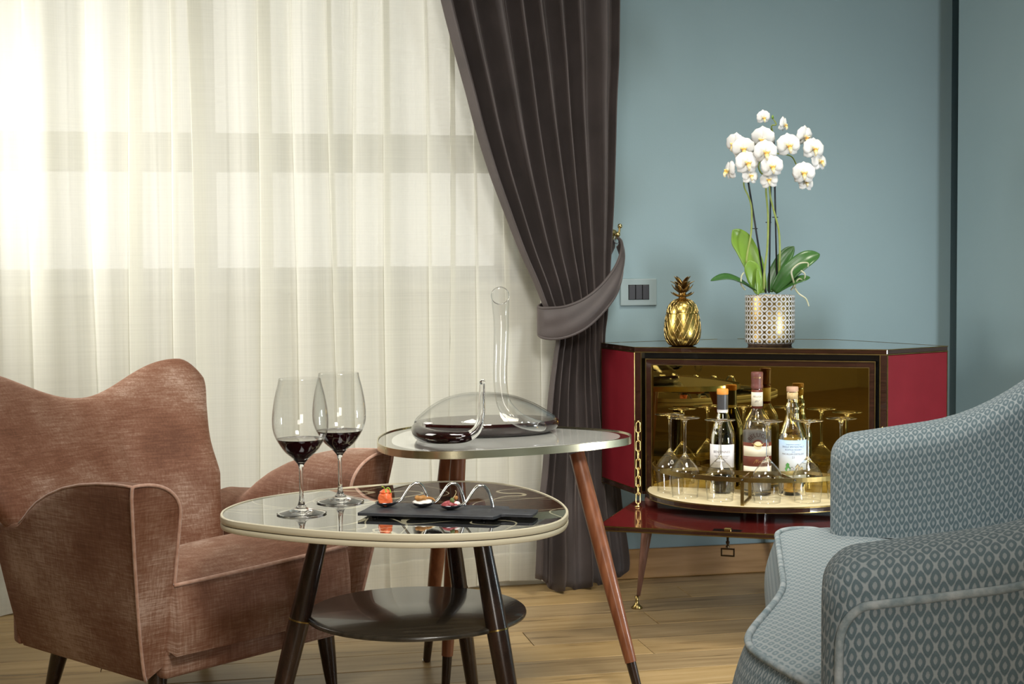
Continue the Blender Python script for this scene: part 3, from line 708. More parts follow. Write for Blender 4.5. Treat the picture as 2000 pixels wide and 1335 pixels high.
def bottle(loc, outer, inner, gm, level, lm, label):
    t = thing('bottle', loc, CBR+radians(12), label, 'bottle', 'bottles on the bar tray')
    g = mesh('glass_body', *lathe(outer + inner[::-1], 48), gm, t)
    if level:
        rr = [(r+.0003, z) for r, z in inner if z < level and r > 1e-5]
        r_l = next(r for r, z in inner if z >= level)
        mesh('liquid', *lathe([(0, inner[0][1]-.0003)] + rr + [(r_l+.0003, level), (0, level)], 48), lm, t)
    return t
def shoulder(pts): return [(0, pts[0][1])] + smooth_prof(pts, 4)
# olive malt whisky bottle
o = shoulder([(.030, .0), (.0355, .003), (.0368, .012), (.0368, .12), (.0368, .150), (.033, .175), (.024, .200), (.0165, .222), (.0148, .235), (.0145, .283), (.0145, .286)])
i_ = shoulder([(.028, .006), (.0325, .009), (.0342, .016), (.0342, .12), (.0342, .150), (.0305, .174), (.0215, .199), (.014, .222), (.012, .235), (.012, .280), (.012, .285)])
b1 = bottle(CB(.268-.3575, -.060, .348), o, i_, M['glass_green'], .152, M['whisky_dark'], 'dark olive bottle with a white label and orange stopper')
mesh('capsule', *lathe(smooth_prof([(.0153, .234), (.0156, .25), (.0158, .276), (.0158, .2795)], 2) + [(0, .2795)], 32), M['capsule_grey'], b1)
mesh('neck_seal', *lathe([(.0152, .229), (.0155, .237)], 32), M['label_white'], b1)
mesh('stopper', *lathe([(0, .279), (.0155, .279), (.0163, .281), (.0163, .293), (.015, .2955), (0, .296)], 32), M['cap_orange'], b1)
lb = mesh('label', *cyl_patch(.0371, .076, .141, -1.25, 1.0), M['label_white'], b1)
pl = lambda zc: on_cyl(.0379, zc)
text_mesh('BENRINNES', .0092, M['ink_grey'], 'lettering', lb, lambda x, y: on_cyl(.0379, .1205)(x-.004, y), spacing=1.05)
text_mesh('SINGLE SPEYSIDE MALT', .0042, M['ink_grey'], 'lettering', lb, lambda x, y: on_cyl(.0379, .1085)(x-.004, y))
text_mesh('SCOTCH WHISKY', .0042, M['ink_grey'], 'lettering', lb, lambda x, y: on_cyl(.0379, .1035)(x-.004, y))
text_mesh('GORDON & CO', .003, M['ink_blue'], 'lettering', lb, lambda x, y: on_cyl(.0379, .1305)(x-.004, y)) if False else None
# vodka bottle, brown labels
o = shoulder([(.033, .0), (.0385, .003), (.0395, .012), (.0395, .10), (.0395, .178), (.0385, .195), (.033, .214), (.023, .230), (.0155, .243), (.0148, .26), (.0148, .30), (.0148, .303)])
i_ = shoulder([(.029, .012), (.0345, .016), (.036, .026), (.036, .10), (.036, .178), (.035, .193), (.030, .211), (.020, .227), (.0128, .242), (.0118, .26), (.0118, .30), (.0118, .302)])
b2 = bottle(CB(.366-.3575, -.066, .348), o, i_, M['glass'], .184, M['vodka'], 'clear vodka bottle with brown and cream labels and brown wax cap')
mesh('cap', *lathe([(0, .298), (.0158, .298)] + smooth_prof([(.0162, .299), (.0168, .306), (.0160, .312), (.0165, .325), (.0168, .342)], 2) + [(.0155, .345), (0, .346)], 32), M['cap_brown'], b2)
text_mesh('BELUGA', .0058, M['ink_gold'], 'cap_lettering', b2, on_cyl(.0172, .330))
nl = mesh('neck_label', *cyl_patch(.0151, .243, .296, -pi, pi, 32), M['label_brown'], b2)
mesh('neck_label_panel', *cyl_patch(.0156, .250, .289, -pi, pi, 32), M['label_cream'], nl)
text_mesh('BELUGA', .0068, M['ink_grey'], 'lettering', nl, on_cyl(.0163, .277))
mesh('signature', *tube([on_cyl(.0163, .264)(x, y) for x, y in cr([(-.008, -.004), (-.003, .003), (-.004, -.003), (0, .003), (.001, -.002), (.004, .002), (.009, .004)], 4)], .0003, 4), M['ink_grey'], nl)
lb = mesh('label', *cyl_patch(.0398, .056, .150, -1.35, 1.35, 40), M['label_brown'], b2)
mesh('label_panel', *cyl_patch(.0404, .112, .140, -1.2, 1.25, 40), M['label_cream'], lb)
mesh('label_panel', *cyl_patch(.0404, .058, .084, -1.2, 1.25, 40), M['label_cream'], lb)
circ = lambda r, cx=0, cy_=0, n=28: [(cx+r*cos(2*pi*k/n), cy_+r*sin(2*pi*k/n)) for k in range(n)]
mesh('medallion', *cyl_shape(circ(.0165), .0406, .143), M['label_brown'], lb, False)
md_ = mesh('medallion_centre', *cyl_shape(circ(.0115), .0412, .143), M['tray_top'], lb, False)
fish = cr([(-.017, .004), (-.008, .0035), (0, .001), (.008, .001), (.015, .0045), (.011, -.002), (.003, -.004), (-.006, -.003), (-.012, .001)], 3, True)
mesh('fish_emblem', *tube([on_cyl(.0418, .144)(p.x, p.y) for p in [Vector((q[0], q[1])) for q in [(-.018, .005), (-.010, .002), (-.002, -.002), (.006, -.002), (.012, .001), (.017, .006)]]], [.0006, .0016, .0024, .0024, .0014, .0005], 6), M['ink_gold'], lb)
def arc_text(x, y, R=.028, zc=.144, r=.0402):
    a = x/R; return on_cyl(r, zc)((R+y)*sin(a), (R+y)*cos(a))
text_mesh('BELUGA', .0165, M['ink_brown'], 'lettering', lb, arc_text, spacing=1.05)
mesh('signature', *tube([on_cyl(.0406, .098)(x, y) for x, y in cr([(-.012, -.006), (-.004, .006), (-.005, -.004), (0, .006), (.001, -.003), (.006, .001), (.009, -.002), (.014, .005)], 4)], .0005, 4), M['ink_gold'], lb)
# golden whisky bottle
o = shoulder([(.032, .0), (.0375, .003), (.0385, .012), (.0385, .10), (.0385, .152), (.036, .168), (.028, .190), (.0205, .212), (.0185, .228), (.0195, .245), (.0165, .256), (.0148, .264), (.0148, .290), (.0148, .292)])
i_ = shoulder([(.028, .010), (.0335, .014), (.035, .022), (.035, .10), (.035, .152), (.033, .166), (.025, .188), (.0175, .211), (.0155, .228), (.0162, .245), (.0135, .256), (.0118, .264), (.0118, .290), (.0118, .291)])
b3 = bottle(CB(.462-.3575, -.050, .348), o, i_, M['glass'], .166, M['whisky'], 'clear bottle of golden whisky with pale blue label and wooden stopper')
mesh('stopper', *J(lathe([(0, .268), (.0112, .268), (.0112, .291)], 24), lathe([(0, .2905), (.0158, .2905), (.0164, .292), (.0164, .3025), (.0155, .304), (0, .3045)], 32)), M['cap_wood'], b3, sharp=40)
mesh('neck_seal', *cyl_patch(.0150, .270, .2885, -pi, pi, 28), M['cork'], b3)
def label_blue():
    m = mat('label_sky', (.55, .68, .85), .6); ns, ln, b = nodes(m)
    tc = ns.new('ShaderNodeTexCoord'); sp = ns.new('ShaderNodeSeparateXYZ'); ln.new(tc.outputs['Object'], sp.inputs[0])
    mr = ns.new('ShaderNodeMapRange'); mr.inputs['From Min'].default_value = .04; mr.inputs['From Max'].default_value = .16; ln.new(sp.outputs[2], mr.inputs['Value'])
    rp = ramp(ns, [(0, (.16, .33, .14)), (.13, (.75, .78, .72)), (.5, (.72, .76, .80)), (1, (.42, .62, .88))]); ln.new(mr.outputs[0], rp.inputs[0]); ln.new(rp.outputs[0], b.inputs['Base Color'])
    return m
lb = mesh('label', *cyl_patch(.0388, .040, .158, -1.3, 1.3, 40), label_blue(), b3)
for tx, sz, z in (('Independent bottling of', .0046, .1465), ('SINGLE SPEYSIDE MALT', .0066, .1395), ('SCOTCH WHISKY', .0062, .1315), ('FROM', .0036, .1255), ('MACALLAN DISTILLERY', .0066, .1195), ('21', .0085, .1105)):
    text_mesh(tx, sz, M['ink_blue'] if z > .125 else M['ink_grey'], 'lettering', lb, on_cyl(.0396, z), spacing=.97)
for cx, w_, h_ in ((-.004, .010, .012), (.012, .013, .020), (.025, .010, .013)):
    mesh('painted_house', *cyl_shape([(cx-w_/2, 0), (cx+w_/2, 0), (cx+w_/2, h_*.6), (cx, h_), (cx-w_/2, h_*.6)], .0395, .072), M['paint_yellow'] if cx > 0 else M['label_white'], lb, False)
    for dx in (-.25, .25): mesh('painted_window', *cyl_shape([(cx+dx*w_-.001, h_*.2), (cx+dx*w_+.001, h_*.2), (cx+dx*w_+.001, h_*.45), (cx+dx*w_-.001, h_*.45)], .0398, .072), M['paint_dark'], lb, False)
    mesh('painted_roof', *cyl_shape([(cx-w_*.6, h_*.58), (cx, h_*1.08), (cx+w_*.6, h_*.58), (cx+w_*.45, h_*.58), (cx, h_*.95), (cx-w_*.45, h_*.58)], .0399, .072), M['paint_dark'], lb, False)
mesh('painted_tree', *cyl_shape([(-.020, -.004), (-.012, 0), (-.007, .006), (-.008, .012), (-.012, .016), (-.011, .022), (-.017, .026), (-.022, .02), (-.021, .013), (-.025, .009), (-.022, .003)], .0395, .070), M['paint_green'], lb, False)

# ------------------------------------------------------------------ pineapple ice bucket
pn = thing('pineapple_ice_bucket', (1.37, 4.177, .755), .2, 'brass pineapple ice bucket with leafy crown on the cabinet top', 'ice bucket')
bp_ = smooth_prof([(.030, .0), (.040, .004), (.0495, .018), (.0535, .036), (.0535, .055), (.0508, .078), (.0475, .0945)], 5)
mesh('bucket', *lathe([(0, .0)] + bp_ + [(.044, .0945), (.044, .09), (0, .09)], 48), M['brass_pine'], pn, sharp=50)
lp = smooth_prof([(.0470, .0965), (.0455, .106), (.0400, .120), (.0300, .1315), (.018, .1375), (.009, .139)], 5)
lid = mesh('lid', *lathe([(0, .0955), (.0475, .0955)] + lp + [(.009, .146), (0, .147)], 48), M['brass_pine'], pn, sharp=50)
def diag(prof, n, twist, r=.0008):       # engraved lattice as fine raised ridges
    parts = []
    for d in (1, -1):
        for k in range(n):
            path = []
            for j, (rr, z) in enumerate(prof[::2]):
                a = 2*pi*k/n + d*twist*(z-prof[0][1]); path.append(((rr+.0001)*cos(a), (rr+.0001)*sin(a), z))
            parts.append(tube(path, r, 4, False))
    return J(*parts)
mesh('lattice', *diag(bp_[4:], 20, 9), M['brass'], pn)
mesh('lattice', *diag(lp, 20, 12), M['brass'], lid)
def blade(base, direction, up, L, wd, curl, m, name, parent, n=8, thick=.0008, fold=.25):
    d = Vector(direction).normalized(); u = Vector(up); s = d.cross(u).normalized(); V, Fc = [], []
    for i in range(n+1):
        t = i/n; w_ = wd*(sin(pi*min(1, .18+.82*t))**.7 if t < 1 else .02)*(1 if t > .12 else .8)
        c = Vector(base) + d*(L*t) + u*(curl(t))
        for k, q in enumerate((-1, -.5, 0, .5, 1)): V.append(c + s*(w_*q) + u*(fold*w_*abs(q)))
    for i in range(n):
        for k in range(4): Fc.append((i*5+k, i*5+k+1, i*5+k+6, i*5+k+5))
    o = mesh(name, V, Fc, m, parent); md = o.modifiers.new('thick', 'SOLIDIFY'); md.thickness = thick; md.offset = 0
    return o
for tier, (z0, L, el, n, off) in enumerate(((.146, .036, 18, 6, .2), (.156, .040, 38, 6, .7), (.166, .042, 55, 6, .35), (.172, .044, 68, 4, .1))):
    for k in range(n):
        a = 2*pi*k/n + off; e = radians(el); h = Vector((cos(a), sin(a), 0)); d = h*cos(e)+Vector((0, 0, sin(e))); u = Vector((0, 0, cos(e)))-h*sin(e)
        blade(Vector((0, 0, z0-.004))+h*.004, d, u, L, .0085, lambda t: -.010*t*t+.016*t*t*t if tier < 2 else -.010*t*t, M['bronze_leaf'], 'crown_leaf', pn, 7, .001, .35)
mesh('crown_core', *lathe([(0, .138), (.012, .139), (.009, .15), (.008, .175), (0, .185)], 16), M['bronze_leaf'], pn)

# ------------------------------------------------------------------ orchid in a lattice pot
OP = Vector((1.619, 4.118, .755))
pot = thing('flower_pot', OP, 0, 'round white and gold lattice pot holding the orchid on the cabinet', 'pot')
R = .0725
pv, pf = [], []
prof = [(.05, .006), (.066, .006), (.0705, .009), (R, .014), (R, .145), (R-.001, .1475), (R-.004, .1475), (R-.006, .144), (R-.006, .118), (0, .118)]
seg = 64; uvs = []
for j, (r, z) in enumerate(prof):
    for k in range(seg+1):
        a = 2*pi*k/seg; pv.append((r*cos(a), r*sin(a), z)); uvs.append((k/seg, (z-.014)/.131))
for j in range(len(prof)-1):
    for k in range(seg): pf.append((j*(seg+1)+k, j*(seg+1)+k+1, (j+1)*(seg+1)+k+1, (j+1)*(seg+1)+k))
mesh('pot_wall', pv, pf, M['pot'], pot, uv=uvs, sharp=50)
mesh('saucer', *lathe([(0, 0), (.062, 0), (.064, .002), (.064, .007), (0, .007)], 40), M['soil'], pot, sharp=40)
for k in range(4):
    a = k*pi/2+.8; mesh('foot', *lathe([(0, .0), (.008, 0), (.009, .008), (0, .008)], 12, cx=.055*cos(a), cy_=.055*sin(a)), M['black_lacquer'], pot)
orc = thing('orchid', OP+Vector((0, 0, .119)), 0, 'white moth orchid with three flower stems and broad green leaves', 'orchid')
mesh('bark', *lathe([(0, .001), (.064, .001), (.064, .012), (.05, .017), (.02, .02), (0, .022)], 28), M['soil'], orc)
# camera-facing frame for measured positions: e = right in view, d = away
ER, ED = W(1, 0), W(0, 1)
def O(px, py, dep=0):           # photograph position of a point at the plant's depth (+dep), local to the orchid root
    Yc = 4.152 + dep
    d = f_ + r_*((px-1000)/F) - u_*((py-667.5)/F); c = Vector((0, 0, 1)) + d*(Yc/d.y)
    return W(*c) - orc.location
def leaf(pts, wid, m, fold, tilt):
    P = cr(pts, 6); n = len(P)-1; V, Fc = [], []
    for i, p in enumerate(P):
        t = i/n; w_ = wid*(.35+.65*min(1, t/.35)**.8)*(1-max(0, (t-.55)/.45)**2.2) if t < 1 else 0.001
        tg = (P[min(i+1, n)]-P[max(i-1, 0)]).normalized(); s = tg.cross(Vector(tilt)).normalized(); u = s.cross(tg)
        for q in (-1, -.66, -.33, 0, .33, .66, 1): V.append(p + s*(w_*q) + u*(fold*w_*(abs(q)**1.5)))
    for i in range(n):
        for k in range(6): Fc.append((i*7+k, i*7+k+1, i*7+k+8, i*7+k+7))
    o = mesh('leaf', V, Fc, m, orc); md = o.modifiers.new('thick', 'SOLIDIFY'); md.thickness = .0022; md.offset = 0
    return o
vw = -ED + Vector((0, 0, .5))
leaf([O(1488, 572, .0), O(1476, 530, .01), O(1455, 485, .02), O(1440, 462, .02), O(1431, 449, .01)], .031, M['leaf_bright'], .25, -ED+ER*.3)
leaf([O(1482, 572, -.03), O(1474, 545, -.045), O(1467, 522, -.05), O(1463, 509, -.05)], .0215, M['leaf_bright'], .2, -ED+ER*.1)
leaf([O(1478, 570, -.02), O(1450, 553, -.05), O(1420, 543, -.07), O(1388, 548, -.08)], .021, M['leaf_dark'], .3, Vector((0, 0, 1))-ED*.45)
leaf([O(1504, 570, .02), O(1515, 535, .03), O(1535, 500, .04), O(1551, 481, .04)], .021, M['leaf_dark'], .3, -ED-ER*.5)
leaf([O(1512, 570, -.01), O(1540, 535, -.02), O(1575, 507, -.02), O(1601, 496, -.01)], .026, M['leaf_dark'], .35, -ED*.9+Vector((0, 0, .7)))
leaf([O(1518, 572, -.02), O(1545, 556, -.04), O(1565, 547, -.05), O(1582, 541, -.05)], .019, M['leaf_dark'], .3, Vector((0, 0, 1))-ED*.5)
leaf([O(1481, 575, -.05), O(1481, 555, -.055), O(1480, 540, -.055), O(1479, 525, -.055)], .006, M['leaf_bright'], .3, -ED)
stems = [[(1487, 570, 0), (1461, 520, -.01), (1459, 500, -.012), (1467, 455, -.01), (1468, 410, -.008), (1463, 386, -.01), (1453, 362, -.012), (1455, 330, -.02), (1462, 296, -.02), (1470, 300, -.02)],
         [(1492, 565, -.01), (1493, 530, -.015), (1499, 480, -.02), (1500, 420, -.02), (1496, 370, -.02), (1500, 345, -.02), (1487, 338, -.015), (1482, 322, -.01), (1495, 300, -.02), (1520, 300, -.02), (1545, 305, -.01), (1556, 322, 0), (1572, 345, 0)],
         [(1521, 555, .01), (1523, 500, .0), (1521, 450, -.005), (1511, 410, -.005), (1503, 370, 0), (1505, 300, .01), (1509, 262, .01), (1507, 246, .005), (1516, 243, .0), (1510, 232, 0)]]
for s_ in stems:
    P = cr([O(*q) for q in s_], 6); n = len(P); mesh('flower_stem', *tube(P, [.0034-.0018*i/n for i in range(n)], 8), M['stem'], orc)
for a, b_, w_ in (((1461, 352, 0), (1496, 572, .0), .0028), ((1507, 250, .012), (1502, 572, .012), .0026), ((1511, 258, .018), (1518, 572, .018), .0026)):
    st = mesh('stake', *tube([O(*a), O(*b_)], w_, 8), M['stake'], orc)
for px, py in ((1474, 446), (1501, 434), (1514, 424)):
    c = O(px, py, -.004); mesh('clip', *tube([c-ER*.008, c+ER*.008], .0014, 6), M['stake'], orc)
for pts in ([(1545, 566, -.03), (1551, 555, -.04), (1546, 530, -.05), (1560, 515, -.05), (1577, 513, -.05), (1578, 521, -.05)], [(1550, 562, -.03), (1560, 545, -.05), (1570, 547, -.05), (1572, 535, -.06), (1564, 528, -.06)],
            [(1552, 561, -.05), (1560, 573, -.06), (1574, 583, -.07), (1580, 598, -.07)], [(1456, 566, -.06), (1448, 555, -.06), (1448, 540, -.06), (1453, 532, -.055)]):
    P = cr([O(*q) for q in pts], 5); mesh('aerial_root', *tube(P, [.0028-.001*i/len(P) for i in range(len(P))], 8), M['root'], orc)
# one flower: column (parent mesh), five petals, lip
def petal_mesh(ang, L, wd, back, cup):
    V, Fc = [], []; n, k_ = 8, 6; d = Vector((cos(ang), 0, sin(ang))); s = Vector((-sin(ang), 0, cos(ang)))
    for i in range(n+1):
        t = i/n; w_ = wd*(sin(pi*min(1, t*.86+.07))**.65) if t < 1 else wd*.25
        for k in range(k_+1):
            q = -1+2*k/k_
            tt = t if i < n else t*(1-.10*q*q)
            V.append(d*(L*tt*(1-.05*q*q)) + s*(w_*q) + Vector((0, back*t*t + cup*(q*q)*w_ - .003*sin(pi*t), 0)))
    for i in range(n):
        for k in range(k_): Fc.append((i*(k_+1)+k, i*(k_+1)+k+1, (i+1)*(k_+1)+k+1, (i+1)*(k_+1)+k))
    return V, Fc
def make_flower():
    f = mesh('flower', *lathe([(0, .004), (.003, .003), (.0035, -.004), (.0022, -.008), (0, -.0085)], 12), M['petal'], orc)
    for nm, ang, L, wd, back, m in (('petal', 25, .030, .0205, .004, 'petal'), ('petal', 155, .030, .0205, .004, 'petal'), ('sepal', 90, .030, .0135, .007, 'petal'), ('sepal', 222, .029, .0125, .008, 'petal'), ('sepal', 318, .029, .0125, .008, 'petal')):
        V, Fc = petal_mesh(radians(ang), L, wd, back, .18 if nm == 'petal' else .1)
        if nm == 'petal': V = [v+Vector((0, -.0025, 0)) for v in V]
        o = mesh(nm, V, Fc, M[m], f); md = o.modifiers.new('thick', 'SOLIDIFY'); md.thickness = .0007; md.offset = 0
    lipv = []
    L1 = J(tube(cr([(0, -.004, -.002), (0, -.012, -.006), (0, -.016, -.013), (0, -.013, -.019)], 4), [.0025, .004, .0045, .005, .0052, .005, .0048, .0045, .004, .0035, .0028, .002, .0012][:13], 8, True),
           tube(cr([(0, -.005, -.003), (-.005, -.009, .0), (-.0075, -.013, .0035)], 3), [.002, .003, .0035, .0035, .003, .0022, .0012], 6), tube(cr([(0, -.005, -.003), (.005, -.009, .0), (.0075, -.013, .0035)], 3), [.002, .003, .0035, .0035, .003, .0022, .0012], 6))
    mesh('lip', *L1, M['petal_lip'], f)
    mesh('lip_callus', *lathe([(0, .0045), (.0048, .0015), (.0055, -.003), (0, -.0055)], 10, cy_=-.0115, cz=-.0025), M['lip_yellow'], f)
    return f
FL = [(1491, 229, .62, 10, 20, 0), (1530, 243, .68, 55, 10, .0), (1571, 267, .95, 35, 15, .02), (1540, 284, 1.05, 5, 5, -.02), (1589, 291, 1.0, 15, -5, .0), (1600, 316, .85, 30, -20, .01), (1570, 338, 1.0, -5, -5, -.02), (1574, 358, .70, 10, -35, .0),
      (1436, 281, .95, -40, 15, .02), (1452, 290, 1.0, -5, 5, -.01), (1490, 271, 1.05, -20, 25, .0), (1495, 297, 1.05, 5, 5, -.035), (1459, 318, 1.05, 8, 0, -.03), (1508, 325, .98, 0, 0, -.045), (1425, 333, .90, -70, -5, .01), (1465, 344, .75, 15, -20, -.02), (1502, 352, .78, -8, -20, -.03)]
f0 = make_flower()
fl_all = [f0] + [copy_tree(f0, orc) for _ in FL[1:]]
for fo, (px, py, sc, yaw, pit, dep) in zip(fl_all, FL):
    fo.location = O(px, py, -.03+dep); fo.scale = (sc*1.12,)*3
    # flowers look towards the room: local -y forward
    fo.rotation_euler = (radians(pit*.6), radians(random.uniform(-8, 8)), -ALPHA + radians(yaw))
bud = mesh('bud', *lathe([(0, -.006), (.003, -.003), (.0036, .001), (.002, .005), (0, .007)], 12), M['leaf_bright'], orc); bud.location = O(1509, 229, 0)

# ------------------------------------------------------------------ side tables
def outline(pts, n=4): return [(p.x, p.y) for p in cr([(a, b_, 0) for a, b_ in pts], n, True)]
def leg_mesh(name, top, foot, rads, m, parent, seg=22):
    a, b_ = Vector(top), Vector(foot); n = len(rads)
    return mesh(name, *tube([a.lerp(b_, i/(n-1)) for i in range(n)], rads, seg), m, parent, sharp=50)
K1 = .961
T1 = Vector((.391, 3.001, 0))
t1 = thing('side_table', T1, 0, 'lower rounded side table with black glass top, cream edge and dark round shelf', 'side table')
O1 = outline([(-.388, -.01), (-.375, .075), (-.325, .172), (-.238, .248), (-.125, .300), (.015, .340), (.140, .348), (.221, .318), (.280, .250), (.318, .146), (.334, .023), (.331, -.083), (.314, -.171), (.275, -.257), (.205, -.318), (.095, -.347), (-.025, -.334), (-.129, -.290), (-.234, -.223), (-.325, -.140), (-.375, -.075)])
O1 = [(a*K1, b*K1) for a, b in O1]
mesh('tabletop', *prism(inset(O1, .004), .4815, .5015), M['dark_line'], t1, False)
mesh('glass_top', *prism(inset(O1, .0052), .5015, .5050), M['table_glass'], t1, False)
mesh('edge_band', *slab(O1, [(.006, .4930), (.001, .4930), (0, .4942), (-.0006, .5000), (0, .5055), (.001, .5066), (.0048, .5066), (.0048, .5020)]), M['cream_edge'], t1, sharp=35).data
me = bpy.data.objects['edge_band'].data
bm = bmesh.new(); bm.from_mesh(me); bmesh.ops.delete(bm, geom=[f for f in bm.faces if len(f.verts) > 4], context='FACES_ONLY'); bm.to_mesh(me); bm.free()
o = mesh('lower_edge_band', *slab(O1, [(.012, .4800), (.004, .4800), (.0012, .4812), (.0, .4840), (.0, .4892), (.001, .4912), (.006, .4912)]), M['cream_edge'], t1, sharp=35)
SH = Vector((.430*K1, 3.138*K1, 0)) - T1
sh = mesh('shelf', *lathe([(0, .2775), (.223, .2775), (.2263, .279), (.2273, .2825), (.2263, .286), (.2243, .2875), (0, .2875)], 72, cx=SH.x, cy_=SH.y), M['shelf_wood'], t1, sharp=40)
for tp, ft in (((.225, 3.008), (.099, 3.004)), ((.519, 2.871), (.586, 2.778)), ((.505, 3.164), (.583, 3.297))):
    tp = Vector((*tp, .486)) - T1; ft = Vector((*ft, 0)) - T1
    d = (ft-tp)/.486
    back = ft.y > 0.1
    k = .80 if back else .96
    lg = leg_mesh('leg', tp, ft, [.0182*k, .0198*k, .0218*k, .0225*k, .0218*k, .0205*k, .0185*k, .0160*k], M['leg_dark'], t1)
    c = tp + d*(.486-.2825)
    mesh('brass_ring', *tube([c-d*.0015, c+d*.0015], .0236*k, 24), M['brass_dark'], lg, sharp=40)
    q = Vector((SH.x, SH.y, .2825)) - c; q.z = 0
    mesh('shelf_peg', *tube([c, c+q.normalized()*.05], .004, 8), M['steel_dark'], lg)

T2 = Vector((.686, 3.463, 0))
t2 = thing('side_table', T2, 0, 'taller three-cornered side table with white inlaid top and brass rim, carrying the decanter', 'side table')
O2 = outline([(-.301, -.010), (-.280, .115), (-.230, .235), (-.150, .312), (-.045, .325), (.065, .278), (.165, .208), (.245, .140), (.297, .072), (.313, .012), (.306, -.044), (.284, -.092), (.235, -.131), (.160, -.172), (.059, -.208), (-.035, -.228), (-.125, -.238), (-.190, -.230), (-.245, -.202), (-.282, -.150), (-.300, -.080)])
mesh('tabletop', *prism(inset(O2, .004), .5715, .580), M['leg_brown'], t2, False)
gt = mesh('glass_top', *prism(inset(O2, .003), .580, .5846), M['clear_border'], t2, False)
IN = [(p[0]*.90+.004, p[1]*.87-.002) for p in O2]
mesh('white_inlay', *prism(IN, .5846, .5850), M['white_inlay'], gt, False)
rim = mesh('brass_rim', *band(O2, .5700, .5872, .0008, .0022), M['brass_pale'], t2, sharp=40)
for i in (30, 52, 78): mesh('rim_joint', *J(tube([Vector((*O2[i], .5705)), Vector((*O2[i], .5868))], .0011, 6)), M['brass_dark'], rim)
for cx, cy_, r in ((-.125, -.085, .072), (.165, .02, .05)):
    mesh('leg_block', *slab([(cx+r*cos(2*pi*k/8+.3), cy_+r*.7*sin(2*pi*k/8+.3)) for k in range(8)], [(.02, .552), (.004, .556), (0, .5715)]), M['leg_brown'], t2, False)
Wt = lambda x, y, z: Vector(W(x, y, z)) - T2
for tp, ft in (((-.152, 3.44, .556), (-.222, 3.70, 0)), ((-.126, 3.40, .556), (-.163, 3.43, 0)), ((.150, 3.46, .556), (.288, 3.33, 0))):
    tp = Wt(*tp); ft = Wt(*ft)
    br = tp.lerp(ft, .84)
    lg = leg_mesh('leg', tp, br, [.0178, .0188, .0192, .0188, .0175, .0155, .0135], M['leg_brown'], t2)
    mesh('dark_tip', *tube([br, br.lerp(ft, .9), ft], [.0118, .0098, .0096], 20), M['leg_dark'], lg, sharp=50)['label'] = 'dark tip of the brown leg'
    mesh('glide', *lathe([(0, 0), (.0105, 0), (.011, .003), (.0105, .007), (0, .007)], 16, cx=ft.x, cy_=ft.y), M['chrome'], lg)

# ------------------------------------------------------------------ wine glasses
def wine_glass(loc, label):
    t = thing('wine_glass', loc, .4, label, 'wine glass', 'red wine glasses on the lower table'); t.scale = (K1,)*3
    o = [(0, .0035), (.030, .0026), (.045, .0008), (.0490, 0), (.0508, .0012), (.0500, .0030), (.030, .0075), (.012, .0140), (.0064, .024), (.0045, .042), (.0043, .080), (.0052, .099), (.0107, .109), (.022, .1205), (.0353, .1327), (.0500, .156), (.0565, .174), (.0582, .192), (.0568, .215), (.0518, .245), (.0450, .272), (.0436, .2805), (.0428, .2824)]
    i_ = [(0, .1105), (.008, .1115), (.0212, .1215), (.0343, .1338), (.0488, .1565), (.0554, .174), (.0571, .192), (.0557, .215), (.0508, .245), (.0441, .272), (.0428, .2805), (.0423, .2822)]
    pr = [o[0]] + smooth_prof(o[1:], 4) + smooth_prof(i_[::-1], 4)
    thin_part(mesh('glass_body', *lathe(pr, 64), M['glass'], t), lambda c: c.z > .115)
    ip = smooth_prof(i_, 4); lev = .157
    rr = [(r+.0003 if r > 0 else 0, z-.0002) for r, z in ip if z < lev]; rl = rr[-1][0] + .0008
    mesh('wine', *lathe(rr + [(rl, lev), (rl-.0015, lev-.0004), (0, lev-.0004)], 64), M['wine'], t, sharp=50)
    return t
wine_glass(Vector((.1778, 2.9685, .505)), 'tall glass of red wine, nearer one at the left of the low table')
wine_glass(Vector((.2662, 3.0973, .505)), 'tall glass of red wine, farther one beside the slate board')

# ------------------------------------------------------------------ slate board with three filled spoons
BO = Vector((.293*K1, 3.007*K1, .505)); BA = -radians(24.3)
bd = thing('serving_board', BO, BA, 'black slate serving board with handle on the dark glass table', 'board')
bd.scale = (K1,)*3
def BW(x, y, z=.0): return BO + Vector((x*cos(BA)-y*sin(BA), x*sin(BA)+y*cos(BA), z))*K1
pl_ = [(0, 0), (.05, .0006), (.11, -.0004), (.18, .0005), (.284, 0), (.2895, .012), (.293, .034), (.300, .0385), (.350, .0370), (.3565, .041), (.3575, .070), (.3555, .098), (.350, .1015), (.300, .1000), (.293, .104), (.2905, .118), (.286, .131), (.19, .1315), (.10, .1305), (.045, .1318), (0, .131), (-.0008, .08), (.0006, .04)]
hole = [(.335+.0035*cos(a), .070+.0035*sin(a)) for a in [2*pi*k/14 for k in range(14)]]
b_ = mesh('slab', *slab(pl_, [(.0012, .0052), (0, .0062), (.0004, .009), (-.0003, .0105), (.0012, .0118)]), M['slate'], bd, sharp=25)
mesh('handle_hole', *prism(hole, .0117, .0120), M['black_lacquer'], bd, False)
for x, y in ((.03, .02), (.26, .02), (.03, .11), (.26, .11)): mesh('foot', *lathe([(0, 0), (.006, 0), (.006, .0055), (0, .0055)], 12, cx=x, cy_=y), M['black_lacquer'], bd)
SPH = .0118
